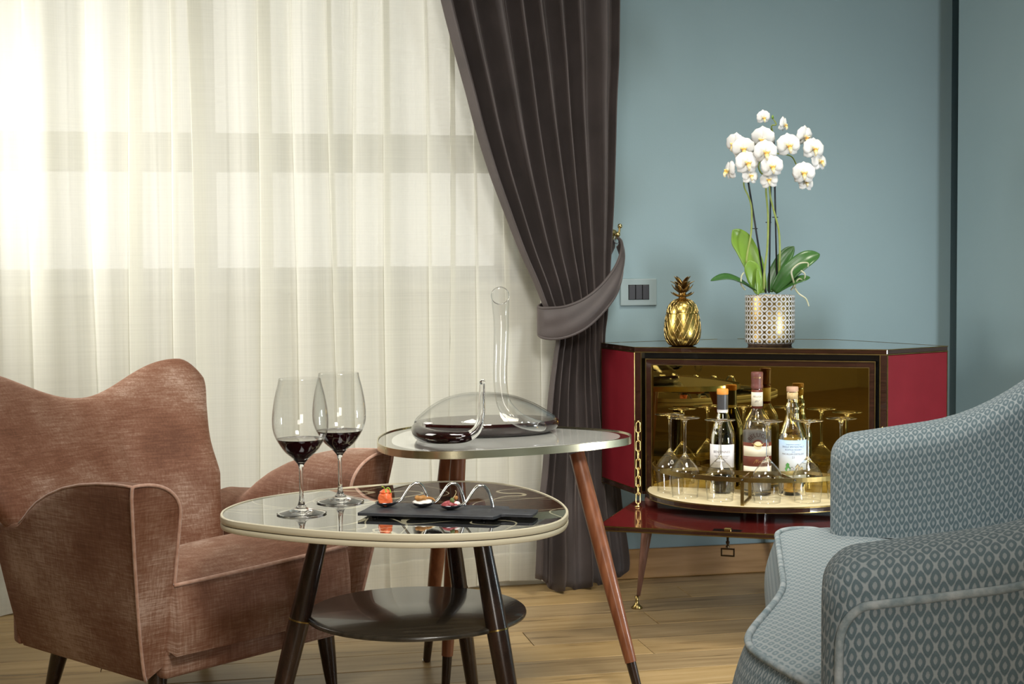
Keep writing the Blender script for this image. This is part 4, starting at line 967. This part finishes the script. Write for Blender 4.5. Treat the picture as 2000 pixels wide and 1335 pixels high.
def spoon(x, y, lab):
    dx, dy = .083, .040; a = atan2(dy, dx)
    t = thing('spoon', BW(x, y, SPH), BA + a, lab, 'spoon', 'bent steel tasting spoons'); t.scale = (K1,)*3
    L, wd, dp, th = .025, .0175, .0095, .0009
    def rows(off):
        R_ = []
        for j in range(9):
            q = j/8; rad = q; R_.append([(L*rad*cos(2*pi*k/28)*(1+.08*cos(2*pi*k/28)), wd*rad*sin(2*pi*k/28)*(1-.10*cos(2*pi*k/28)), dp*rad**2.2 + off) for k in range(28)])
        return R_
    V, Fc = [], []
    A, B = rows(th), rows(0)
    seqs = A[::-1] + B
    for r in seqs: V += r
    for j in range(len(seqs)-1):
        if j == 8: continue
        for k in range(28): Fc.append((j*28+k, j*28+(k+1) % 28, (j+1)*28+(k+1) % 28, (j+1)*28+k))
    for k in range(28): Fc.append((k, (k+1) % 28, (17*28)+(k+1) % 28, 17*28+k))
    mesh('bowl', V, Fc, M['steel_dark'], t)
    P = cr([(.0235, 0, .0085), (.033, 0, .015), (.044, 0, .031), (.054, 0, .0435), (.064, 0, .0475), (.074, 0, .0435), (.082, 0, .030), (.087, 0, .012), (.0885, 0, .001)], 6)
    n = len(P); mesh('handle', *tube(P, [.0050 + .0028*i/n for i in range(n)], 10, True, (1, .48)), M['chrome'], t)
    return t, a
SP = ((.036, .078), (.113, .086), (.178, .066))
labs = ('bent steel spoon holding the salmon roll, leftmost on the slate board', 'bent steel spoon holding the pastry and cheese, middle of the slate board', 'bent steel spoon holding the red tartare, nearest the board handle')
for (x, y), l_ in zip(SP, labs): spoon(x, y, l_)
# salmon roll
x, y = SP[0]
sa = thing('salmon_roll', BW(x-.001, y, SPH+.0035), .3, 'orange salmon roll topped with green herb on the left spoon', 'food')
sa.scale = (K1,)*3
def swirl(a, b):
    th = a*2*pi; r = .0132*(1-.08*sin(3*th+b*5))*(.86+.26*sin(pi*min(1, .15+b*.8))) * (1 if b < .9 else (1-(b-.9)/.1)*.6+.4)
    return (r*cos(th), r*sin(th), .001+.0265*b + .0012*sin(4*th+9*b))
V, Fc = grid(swirl, 32, 14, True); n = len(V); V.append(Vector((0, 0, .026))); V.append(Vector((0, 0, .0)))
Fc += [(n-32+k, n-32+(k+1) % 32, n) for k in range(32)] + [((k+1) % 32, k, n+1) for k in range(32)]
mesh('salmon', V, Fc, M['salmon'], sa)
sp_path = [((.0108-.0075*i/40)*cos(i*.5), (.0108-.0075*i/40)*sin(i*.5), .0265+.0055*i/40) for i in range(41)]
mesh('salmon_fold', *tube(sp_path, [.0026]*38+[.002, .0015, .0008], 8), M['salmon'], sa)
mesh('herb', *J(tube(cr([(0, 0, .031), (-.003, -.002, .036), (-.007, -.003, .040), (-.010, -.004, .0395)], 4), .0011, 6), tube(cr([(0, 0, .032), (.003, -.003, .036), (.006, -.004, .036), (.008, -.006, .032), (.007, -.011, .027)], 4), .0014, 6), tube(cr([(0, 0, .031), (-.002, -.006, .033), (-.003, -.011, .028)], 4), .0015, 6)), M['herb'], sa)
# pastry and cheese
x, y = SP[1]
ca = thing('pastry_bite', BW(x, y, SPH+.003), .1, 'brown pastry ring on white cheese in the middle spoon', 'food')
ca.scale = (K1,)*3
def blob(rx, ry, rz, seed, amp=.18, cz=0, cx=0, cy_=0):
    rnd = random.Random(seed); ph = [rnd.uniform(0, 6) for _ in range(6)]
    pr = lambda a, b: (lambda th, f, k: (cx+rx*k*cos(th)*sin(f), cy_+ry*k*sin(th)*sin(f), cz+rz*k*cos(f)))(a*2*pi, .02+b*(pi-.04), 1+amp*.5*(sin(5*a*2*pi+ph[0]+7*b)+sin(9*b+ph[1]+2*sin(4*pi*a+ph[2]))*.6))
    V, Fc = grid(pr, 20, 12, True); n = len(V); Fc += [tuple(range(20))[::-1], tuple(range(n-20, n))]
    return V, Fc
mesh('cheese', *blob(.0195, .0135, .0075, 3, .22, .0075), M['cheese'], ca)
mesh('pastry_ring', *loop_tube([(-.004+.0082*cos(a), .0075*sin(a), .0165+.001*sin(3*a)) for a in [2*pi*k/18 for k in range(18)]], .0048, 8), M['crust'], ca)
mesh('pastry_stick', *tube(cr([(.004, -.003, .0165), (.013, -.002, .0165), (.022, .0, .013), (.027, .001, .0095)], 4), [.0042]*9+[.0035, .0028, .0018, .001], 8, True, (1, .6)), M['crust'], ca)
# tartare with a caper berry
x, y = SP[2]
ta = thing('tartare_bite', BW(x, y, SPH+.003), .0, 'red tartare with a green caper berry in the right spoon', 'food')
ta.scale = (K1,)*3
mesh('tartare', *blob(.0185, .0125, .0080, 8, .25, .0075), M['tartare'], ta)
mesh('cream', *blob(.008, .008, .005, 5, .2, .0095, .012, -.002), M['cheese'], ta)
cb = mesh('caper_berry', *blob(.0050, .0050, .0062, 2, .04, .0165, .003, -.006), M['caper'], ta)
mesh('caper_stalk', *tube(cr([(.004, -.004, .020), (.010, .001, .026), (.013, .003, .032), (.011, .004, .036)], 5), .0008, 6), M['caper_stalk'], ta)
mesh('olive', *blob(.0045, .0042, .0042, 6, .05, .0205, .013, .005), M['crust'], ta)

# ------------------------------------------------------------------ decanter
DC = Vector((.672, 3.578, .585))
dc = thing('decanter', DC, 0, 'swan-necked glass decanter of red wine on the taller table', 'decanter')
SX, SY = .180, .120
op = smooth_prof([(.72, 0.0), (.86, .0015), (.955, .010), (1.0, .0235), (.975, .0365), (.88, .051), (.70, .0725), (.47, .0905), (.22, .0995), (.0, .1015)], 5)
ip = smooth_prof([(.70, .004), (.84, .0055), (.93, .013), (.972, .0238), (.948, .0355), (.855, .0490), (.68, .0695), (.455, .0872), (.21, .0960), (.0, .0978)], 5)
def dlathe(prof, seg=72):
    V, Fc = lathe(prof, seg, SX, SY)
    return [(v[0]-.012*sin(pi*min(1, max(0, v[2]/.1)))*(0) - .018*(v[2]/.1)**1.5, v[1], v[2]) for v in V], Fc
thin_part(mesh('bowl', *dlathe([(0, 0)] + op + ip[::-1] + [(0, .004)]), M['glass'], dc, recalc=False), lambda c: c.z > .03)
lv = .0325
wi = [(r+.0018, z-.0003) for r, z in ip if z < lv]
mesh('wine', *dlathe([(0, .0037)] + wi + [(wi[-1][0], lv), (0, lv)]), M['wine'], dc, sharp=50)
def tube_shell(path, rad, th, seg=28, cap0=False, cut=None):
    R_ = rad; Vo, Fo = tube(path, R_, seg, False); Vi, Fi = tube(path, [r-th for r in R_], seg, False)
    n = len(path); V = list(Vo)+list(Vi); b0 = len(Vo); Fc = list(Fo) + [tuple(reversed([i+b0 for i in q])) for q in Fi]
    if cut:
        for base in (0, b0):
            for j in range(max(0, n-14), n):
                w_ = (j-(n-15))/14
                for k in range(seg):
                    i = base+j*seg+k; V[i] = V[i] + Vector((0, 0, w_*cut*((V[i]-Vector(path[j])).dot(Vector((sin(ALPHA)*1., cos(ALPHA), 0))))))
    for e in (0, n-1):
        for k in range(seg):
            k2 = (k+1) % seg; Fc.append((e*seg+k, e*seg+k2, b0+e*seg+k2, b0+e*seg+k))
    return V, Fc
def D(px, py, dep):   # measured point at the decanter's depth
    d = f_ + r_*((px-1000)/F) - u_*((py-667.5)/F); c = Vector((0, 0, 1)) + d*(dep/d.y)
    return W(*c) - DC
NP = cr([D(1058, 832, 3.42), D(1034, 827, 3.37), D(1010, 817, 3.35), D(992, 800, 3.35), D(982, 780, 3.35), D(977, 740, 3.35), D(978, 690, 3.35), D(979, 640, 3.35), D(978, 605, 3.35), D(977, 577, 3.35)], 8)
n = len(NP)
mesh('neck', *tube_shell(NP, [interp([(0, .012), (.12, .0150), (.3, .0172), (.5, .0158), (.8, .0172), (.95, .0198), (1, .0205)], i/(n-1)) for i in range(n)], .0012, 32, cut=.95), M['thin_glass'], dc)
mesh('neck_rim', *loop_tube([NP[-1] + (ER*cos(a) + ED*sin(a))*.0199 + Vector((0, 0, .95*.0199*sin(a))) for a in [2*pi*k/36 for k in range(36)]], .0011, 8), M['glass'], dc)
rimp = NP[-1]
TP = cr([D(818, 838, 3.42), D(822, 846, 3.35), D(842, 852, 3.30), D(870, 854, 3.27), D(900, 854, 3.265), D(920, 849, 3.27), D(934, 834, 3.275), D(940, 806, 3.28), D(941, 775, 3.28), D(942, 748, 3.28)], 7)
n = len(TP)
TR = [interp([(0, .0175), (.2, .0165), (.45, .0125), (.6, .0105), (.75, .0085), (1, .0058)], i/(n-1)) for i in range(n)]
TP = [Vector((p.x, p.y, max(p.z, r+.0006))) for p, r in zip(TP, TR)]
mesh('tail', *tube_shell(TP, TR, .0018, 24), M['glass'], dc)
mesh('tail_tip', *lathe([(0, .007), (.005, .005), (.0068, 0), (.005, -.005), (0, -.007)], 20, cx=TP[-1].x, cy_=TP[-1].y, cz=TP[-1].z+.003), M['glass'], dc)
k = int(n*.56); mesh('tail_wine', *tube(TP[:k], [r-.0016 for r in TR[:k]], 20), M['wine'], dc, sharp=50)

# ------------------------------------------------------------------ pink armchair (local x = where it faces, y towards its far arm)
PA = radians(-41.1) - ALPHA
pk = thing('armchair', W(-.576, 3.26), PA, 'worn salmon pink velvet wingback armchair on dark wooden legs by the window', 'armchair')
ZB = .14
def pink_arm(sy):
    ztop = [(-.50, .425), (-.44, .428), (-.40, .432), (-.365, .440), (-.335, .462), (-.30, .490), (-.22, .530), (-.14, .552), (-.05, .562), (.03, .562), (.10, .560)]
    def lean(z): return .072*max(0, (z-ZB)/.42)            # the front face leans forwards
    def prof(v, a):                                      # closed section, a 0..1: outer bottom -> outer top -> over -> inner bottom
        zt = interp(ztop, v); h = zt - ZB
        uo = lambda z: .290 + .072*min(1, (z-ZB)/.40)**.8; ui = .238
        if a < .42:
            z = ZB + (h-.006)*(a/.42); return uo(z), z
        if a < .47:
            q = (a-.42)/.05*pi/2; z0 = zt-.006; return uo(z0)-.006*(1-cos(q)), z0+.006*sin(q)
        if a < .72:
            q = (a-.47)/.25; y0 = uo(zt)-.006; y1 = ui; dr = min(.075, h*.5)
            t = q*pi/2; return y0+(y1-y0)*sin(t)**1.0, zt - dr*(1-cos(t)) + .004*sin(pi*q)
        q = (a-.72)/.28; dr = min(.075, h*.5)
        return ui, (zt-dr)*(1-q) + (ZB+.03)*q
    vs = [-.47, -.44, -.41, -.38, -.365, -.35, -.335, -.32, -.29, -.25, -.2, -.15, -.1, -.05, -.02, 0]
    NA = 60; V, Fc = [], []
    for v in vs:
        for k in range(NA+1):
            y_, z_ = prof(v, k/NA); f = (v+.47)/.47
            x_ = v + lean(z_)*f - (1-f)*.10*max(0, (z_-ZB)/.42)*.5 + .012*(1-f)*0
            bulge = .008*sin(pi*min(1, max(0, (z_-ZB)/.4)))*sin(pi*f) if k/NA < .42 else 0
            V.append((x_, sy*(y_+bulge), z_))
    m_ = NA+1
    for j in range(len(vs)-1):
        for k in range(NA): Fc.append((j*m_+k, j*m_+k+1, (j+1)*m_+k+1, (j+1)*m_+k))
        Fc.append((j*m_+NA, j*m_, (j+1)*m_, (j+1)*m_+NA))
    Fc.append(tuple(range(m_))); Fc.append(tuple(range((len(vs)-1)*m_, len(vs)*m_)))
    arm = mesh('arm', V, Fc, M['pink_velvet'], pk, sharp=45)
    fr_ = [Vector(V[(len(vs)-1)*m_+k]) + Vector((.001, 0, 0)) for k in range(0, NA+1, 1)]
    mesh('piping', *tube(fr_[:-1], .0036, 8), M['pink_piping'], arm)
    i0 = int(NA*.45)
    mesh('piping', *tube([Vector(V[j*m_+i0]) + Vector((0, sy*.001, .0)) for j in range(4, len(vs))], .003, 8), M['pink_piping'], arm)
    return arm
pink_arm(-1); pink_arm(1)
# seat block with crowned top and piped front edge
def seat_fn(a, b):
    y_ = -.2425 + .485*a
    crown = .022*sin(pi*a)**.6
    zt = .335 + .012*a
    if b < .34:                                          # front face, bottom to top
        q = b/.34; z_ = .19+.006*(1-a)*0 + (zt-.19)*q; x_ = .030 + .020*sin(pi*(.25+.6*q)) + .006*sin(a*pi)
    elif b < .42:
        q = (b-.34)/.08*pi/2; x_ = .030+.020*sin(pi*.85)+.006*sin(a*pi) - .012*(1-cos(q)); z_ = zt + .006*sin(q)
    else:
        q = (b-.42)/.58; x_ = .030 - .48*q; z_ = zt + .006 + (.022+crown)*sin(pi*min(1, q*1.6))**.8*(1 if q < .3125 else .6+.4*sin(pi*min(1, q*1.6))) - .04*q*q
    return (x_, y_, z_)
V, Fc = grid(seat_fn, 30, 60)
Fc.append(tuple(k*31 for k in range(61))); Fc.append(tuple(k*31+30 for k in range(61)))
seat = mesh('seat', V, Fc, M['pink_velvet'], pk, recalc=True)
mesh('piping', *tube([Vector(seat_fn(k/30, .36)) + Vector((.002, 0, .002)) for k in range(31)], .0042, 8), M['pink_piping'], seat)
bevel(mesh('seat_rail', *box(-.43, .012, -.25, .25, .135, .20), M['pink_velvet'], pk), .012, 3)
# winged backrest
def wing(a, b, off):
    e = 2*a-1
    top = .672 + .085*(.5-.5*cos(pi*min(1, abs(e)/.86))) - (.050*((abs(e)-.86)/.14)**2.2 if abs(e) > .86 else 0)
    zb = .22
    z_ = zb + (top-zb)*b
    hw = interp([(.2, .235), (.42, .238), (.50, .247), (.56, .258), (.63, .288), (.70, .322), (.80, .335)], z_)
    if e < 0: hw = interp([(.2, .235), (.36, .27), (.44, .355), (.52, .385), (.62, .375), (.80, .35)], z_)
    y_ = hw*e
    rake = -.335 - .30*((z_-.22)/.46)**1.15 ; cv = .105*(abs(e)**1.8)*min(1, max(0, (z_-.28)/.2))
    th = .085*(max(0, 1-abs(e)**7))**.4 * (max(0, 1-max(0, (b-.0))**9))**.4
    n = Vector((1, -e*.45, .42)).normalized()
    p = Vector((rake+cv-.045, y_, z_))
    crease = -.006*exp(-((e-.16-.12*(b-.7))/.035)**2)*sin(pi*min(1, max(0, (b-.35)/.5))) if off > 0 else 0
    return p + n*(th*.5*off + crease)
nu, nv = 56, 40
ca_ = lambda t: .5-.5*cos(pi*t)
Vf, Ff = grid(lambda a, b: wing(ca_(a), sin(pi/2*b), 1), nu, nv)
Vb, Fb = grid(lambda a, b: wing(ca_(a), sin(pi/2*b), -1), nu, nv)
V, Fc = J((Vf, Ff), (Vb, Fb))
back = mesh('backrest', V, Fc, M['pink_velvet'], pk, recalc=False)
bm = bmesh.new(); bm.from_mesh(back.data); bmesh.ops.remove_doubles(bm, verts=bm.verts[:], dist=.0008); bmesh.ops.holes_fill(bm, edges=[e for e in bm.edges if e.is_boundary], sides=0); bmesh.ops.recalc_face_normals(bm, faces=bm.faces[:]); bm.to_mesh(back.data); bm.free()
back.data.polygons.foreach_set('use_smooth', [True]*len(back.data.polygons))
bevel(mesh('rear_panel', *prism([(-.515, -.29), (-.475, -.30), (-.475, .30), (-.515, .29)], ZB, .40), M['pink_velvet'], pk), .01, 3)
for x_, y_, dx, dy in ((-.035, -.235, .012, -.012), (-.035, .235, .012, .012), (-.43, -.21, -.055, -.01), (-.43, .21, -.055, .01)):
    leg_mesh('leg', (x_, y_, ZB+.015), (x_+dx, y_+dy, 0), [.0215, .0195, .0165, .0125], M['leg_dark'] if x_ < -.1 else M['leg_dark'], pk)

# ------------------------------------------------------------------ blue armchair (local x = where it faces, -y towards its far arm)
BLA = radians(167.4) - ALPHA
bl = thing('armchair', W(.49, 2.30), BLA, 'pale blue patterned armchair with rolled arms and piping in the right foreground', 'armchair')
def arm_top(t): return .660 + .17*t + 1.6*max(0, t-.18)**2 if t < .5 else .745+.1638 + .05*sin(min(1, (t-.5)/.15)*pi/2)
AHW = .085; RF = .040
def blue_arm(yc, outer):
    ts = [RF*(1-cos(pi/2*k/8)) for k in range(9)] + [.06+.03*k for k in range(21)]
    NA = 96; V = []
    for t in ts:
        e = RF - sqrt(max(0, RF*RF-(RF-t)**2)) if t < RF else 0
        zt = arm_top(t) - e; hw = AHW - e; R_ = .052 if t > RF else max(.012, .052-e)
        pts = []
        for k in range(NA+1):
            a = k/NA
            if a < .38: pts.append((-hw, .07+(zt-R_-.07)*a/.38))
            elif a < .62:
                q = (a-.38)/.24
                # rounded top: quarter - flat - quarter
                th = pi - pi*q; c, s_ = cos(th), sin(th)
                sc = lambda v, p: (abs(v)**p)*(1 if v > 0 else -1)
                pts.append((hw*sc(c, .72), zt-R_+R_*sc(s_, .80)))
            else: pts.append((hw, (zt-R_)+(.07-(zt-R_))*(a-.62)/.38))
        for p in pts: V.append(Vector((-t, yc+p[0], p[1])))
    m_ = NA+1; n = len(ts); Fc = []
    for j in range(n-1):
        for k in range(NA): Fc.append((j*m_+k, j*m_+k+1, (j+1)*m_+k+1, (j+1)*m_+k))
    uv = []
    # arc length across (from the top middle) and along the arm
    for j in range(n):
        L = [0]
        for k in range(1, m_): L.append(L[-1] + (V[j*m_+k]-V[j*m_+k-1]).length)
        L0 = L[NA//2]
        for k in range(m_):
            s_ = 0; uv.append((0, L[k]-L0))
    for k in range(m_):
        acc = 0; 
        for j in range(n):
            if j: acc += (V[j*m_+k]-V[(j-1)*m_+k]).length
            zf = V[j*m_+k]
            uv[j*m_+k] = (acc if j < 9 else ts[j] + .022, uv[j*m_+k][1] + (arm_top(ts[j])-.66)*0)
    i0 = len(V); V += [V[k].copy() for k in range(m_)]; uv += [(V[k].y, V[k].z) for k in range(m_)]
    Fc.append(tuple(range(i0, i0+m_)))
    arm = mesh('arm', V, Fc, M['blue_fabric'], bl, uv=uv, recalc=True)
    yo = yc + outer*(AHW+.001)
    P = [Vector((-.020, yo-outer*.0035, z)) for z in (.07, .2, .35, .48, .555)] + [Vector((-.022, yo-outer*.003, .583)), Vector((-.030, yo-outer*.001, .602)), Vector((-.045, yo, arm_top(.045)-.0515))] + [Vector((-t, yo+outer*.0005, arm_top(t)-.0505)) for t in (.065, .1, .15, .2, .25, .3, .35, .4, .5, .6)]
    mesh('piping', *tube(cr(P, 5), .0052, 10), M['blue_piping'], arm)
    return arm
blue_arm(.59, 1); blue_arm(-.59, -1)
SC_ = [(.000, .53), (.010, .60), (.03, .635), (.06, .638), (.088, .618), (.101, .575), (.097, .5), (.091, .404), (.080, .241), (.072, .101), (.077, .008), (.089, -.086), (.101, -.173), (.107, -.245), (.100, -.301), (.083, -.347), (.062, -.388), (.041, -.427), (.02, -.465), (.002, -.505)]
CP = [Vector((p[0], -p[1], 0)) for p in SC_]; CN = cr(CP, 5); n = len(CN)-1
tn = [(CN[min(i+1, n)]-CN[max(i-1, 0)]).normalized() for i in range(n+1)]; nm = [Vector((-t.y, t.x, 0))*-1 for t in tn]
for i in range(n+1):
    if nm[i].x < -.2 and abs(CN[i].y) < .5: nm[i] = -nm[i]
SEATZ = .468
def seat_top(a, b):
    i = a*n; k = min(int(i), n-1); p = CN[k].lerp(CN[k+1], i-k)
    q = Vector((-.42, p.y*.78, 0)); r = p.lerp(q, b)
    z_ = SEATZ + .016*sin(pi*min(1, b*3)/2) - .035*b*b
    if b == 0: z_ = SEATZ-.002
    return (r.x, r.y, z_)
V, Fc = grid(seat_top, n, 24); uv = [(v.x, -v.y) for v in V]
cush = mesh('seat_cushion', V, Fc, M['blue_seat'], bl, uv=uv, recalc=False)
cush.data.flip_normals() if cush.data.polygons[0].normal.z < 0 else None
mesh('piping', *tube([p+Vector((0, 0, SEATZ)) for p in CN], .0056, 10), M['blue_piping'], cush)
def apron(a, b):
    i = a*n; k = min(int(i), n-1); p = CN[k].lerp(CN[k+1], i-k); nn = nm[k]
    off = interp([(0, -.012), (.25, -.002), (.45, .004), (.62, .020), (.80, .024), (.93, .012), (1, 0)], b)
    z_ = .075 + (SEATZ-.002-.075)*b
    v = p + nn*off; return (v.x, v.y, z_)
V, Fc = grid(apron, n, 24); uv = grid_uv(V, n, 24)
mesh('front_apron', V, Fc, M['blue_fabric'], bl, uv=uv)
bevel(mesh('base_frame', *box(-.62, -.02, -.56, .56, .07, .42), M['blue_fabric'], bl), .01)
# back: inner cushion face with piping and the outer shell
def bback(a, b):
    y_ = -.505+1.01*a; z_ = .42 + .56*b; x_ = -.325 - .16*(b) + .03*sin(pi*a) - .05*b*b
    return (x_ - .06*max(0, b-.85)/.15, y_, z_)
V, Fc = grid(bback, 30, 24); uv = grid_uv(V, 30, 24)
bk = mesh('back_cushion', V, Fc, M['blue_fabric'], bl, uv=uv)
for sy in (-1, 1): mesh('piping', *tube([Vector(bback(.5+.498*sy, b/12))+Vector((.003, 0, 0)) for b in range(13)], .0048, 8), M['blue_piping'], bk)
V, Fc = grid(lambda a, b: (-.60-.02*b+(.0), -.675+1.35*a, .07+.93*b), 20, 12); uv = grid_uv(V, 20, 12)
sh_ = mesh('back_shell', V, Fc, M['blue_fabric'], bl, uv=uv); md = sh_.modifiers.new('thick', 'SOLIDIFY'); md.thickness = .05
mesh('back_roll', *tube([(-.56, y_, .985+.03*cos(y_*2.2)) for y_ in [-.66+.06*k for k in range(23)]], .045, 14), M['blue_fabric'], bl)
for x_, y_ in ((-.05, .6), (-.05, -.6), (-.58, .6), (-.58, -.6)): leg_mesh('leg', (x_, y_, .075), (x_, y_, 0), [.026, .022, .017], M['leg_dark'], bl)
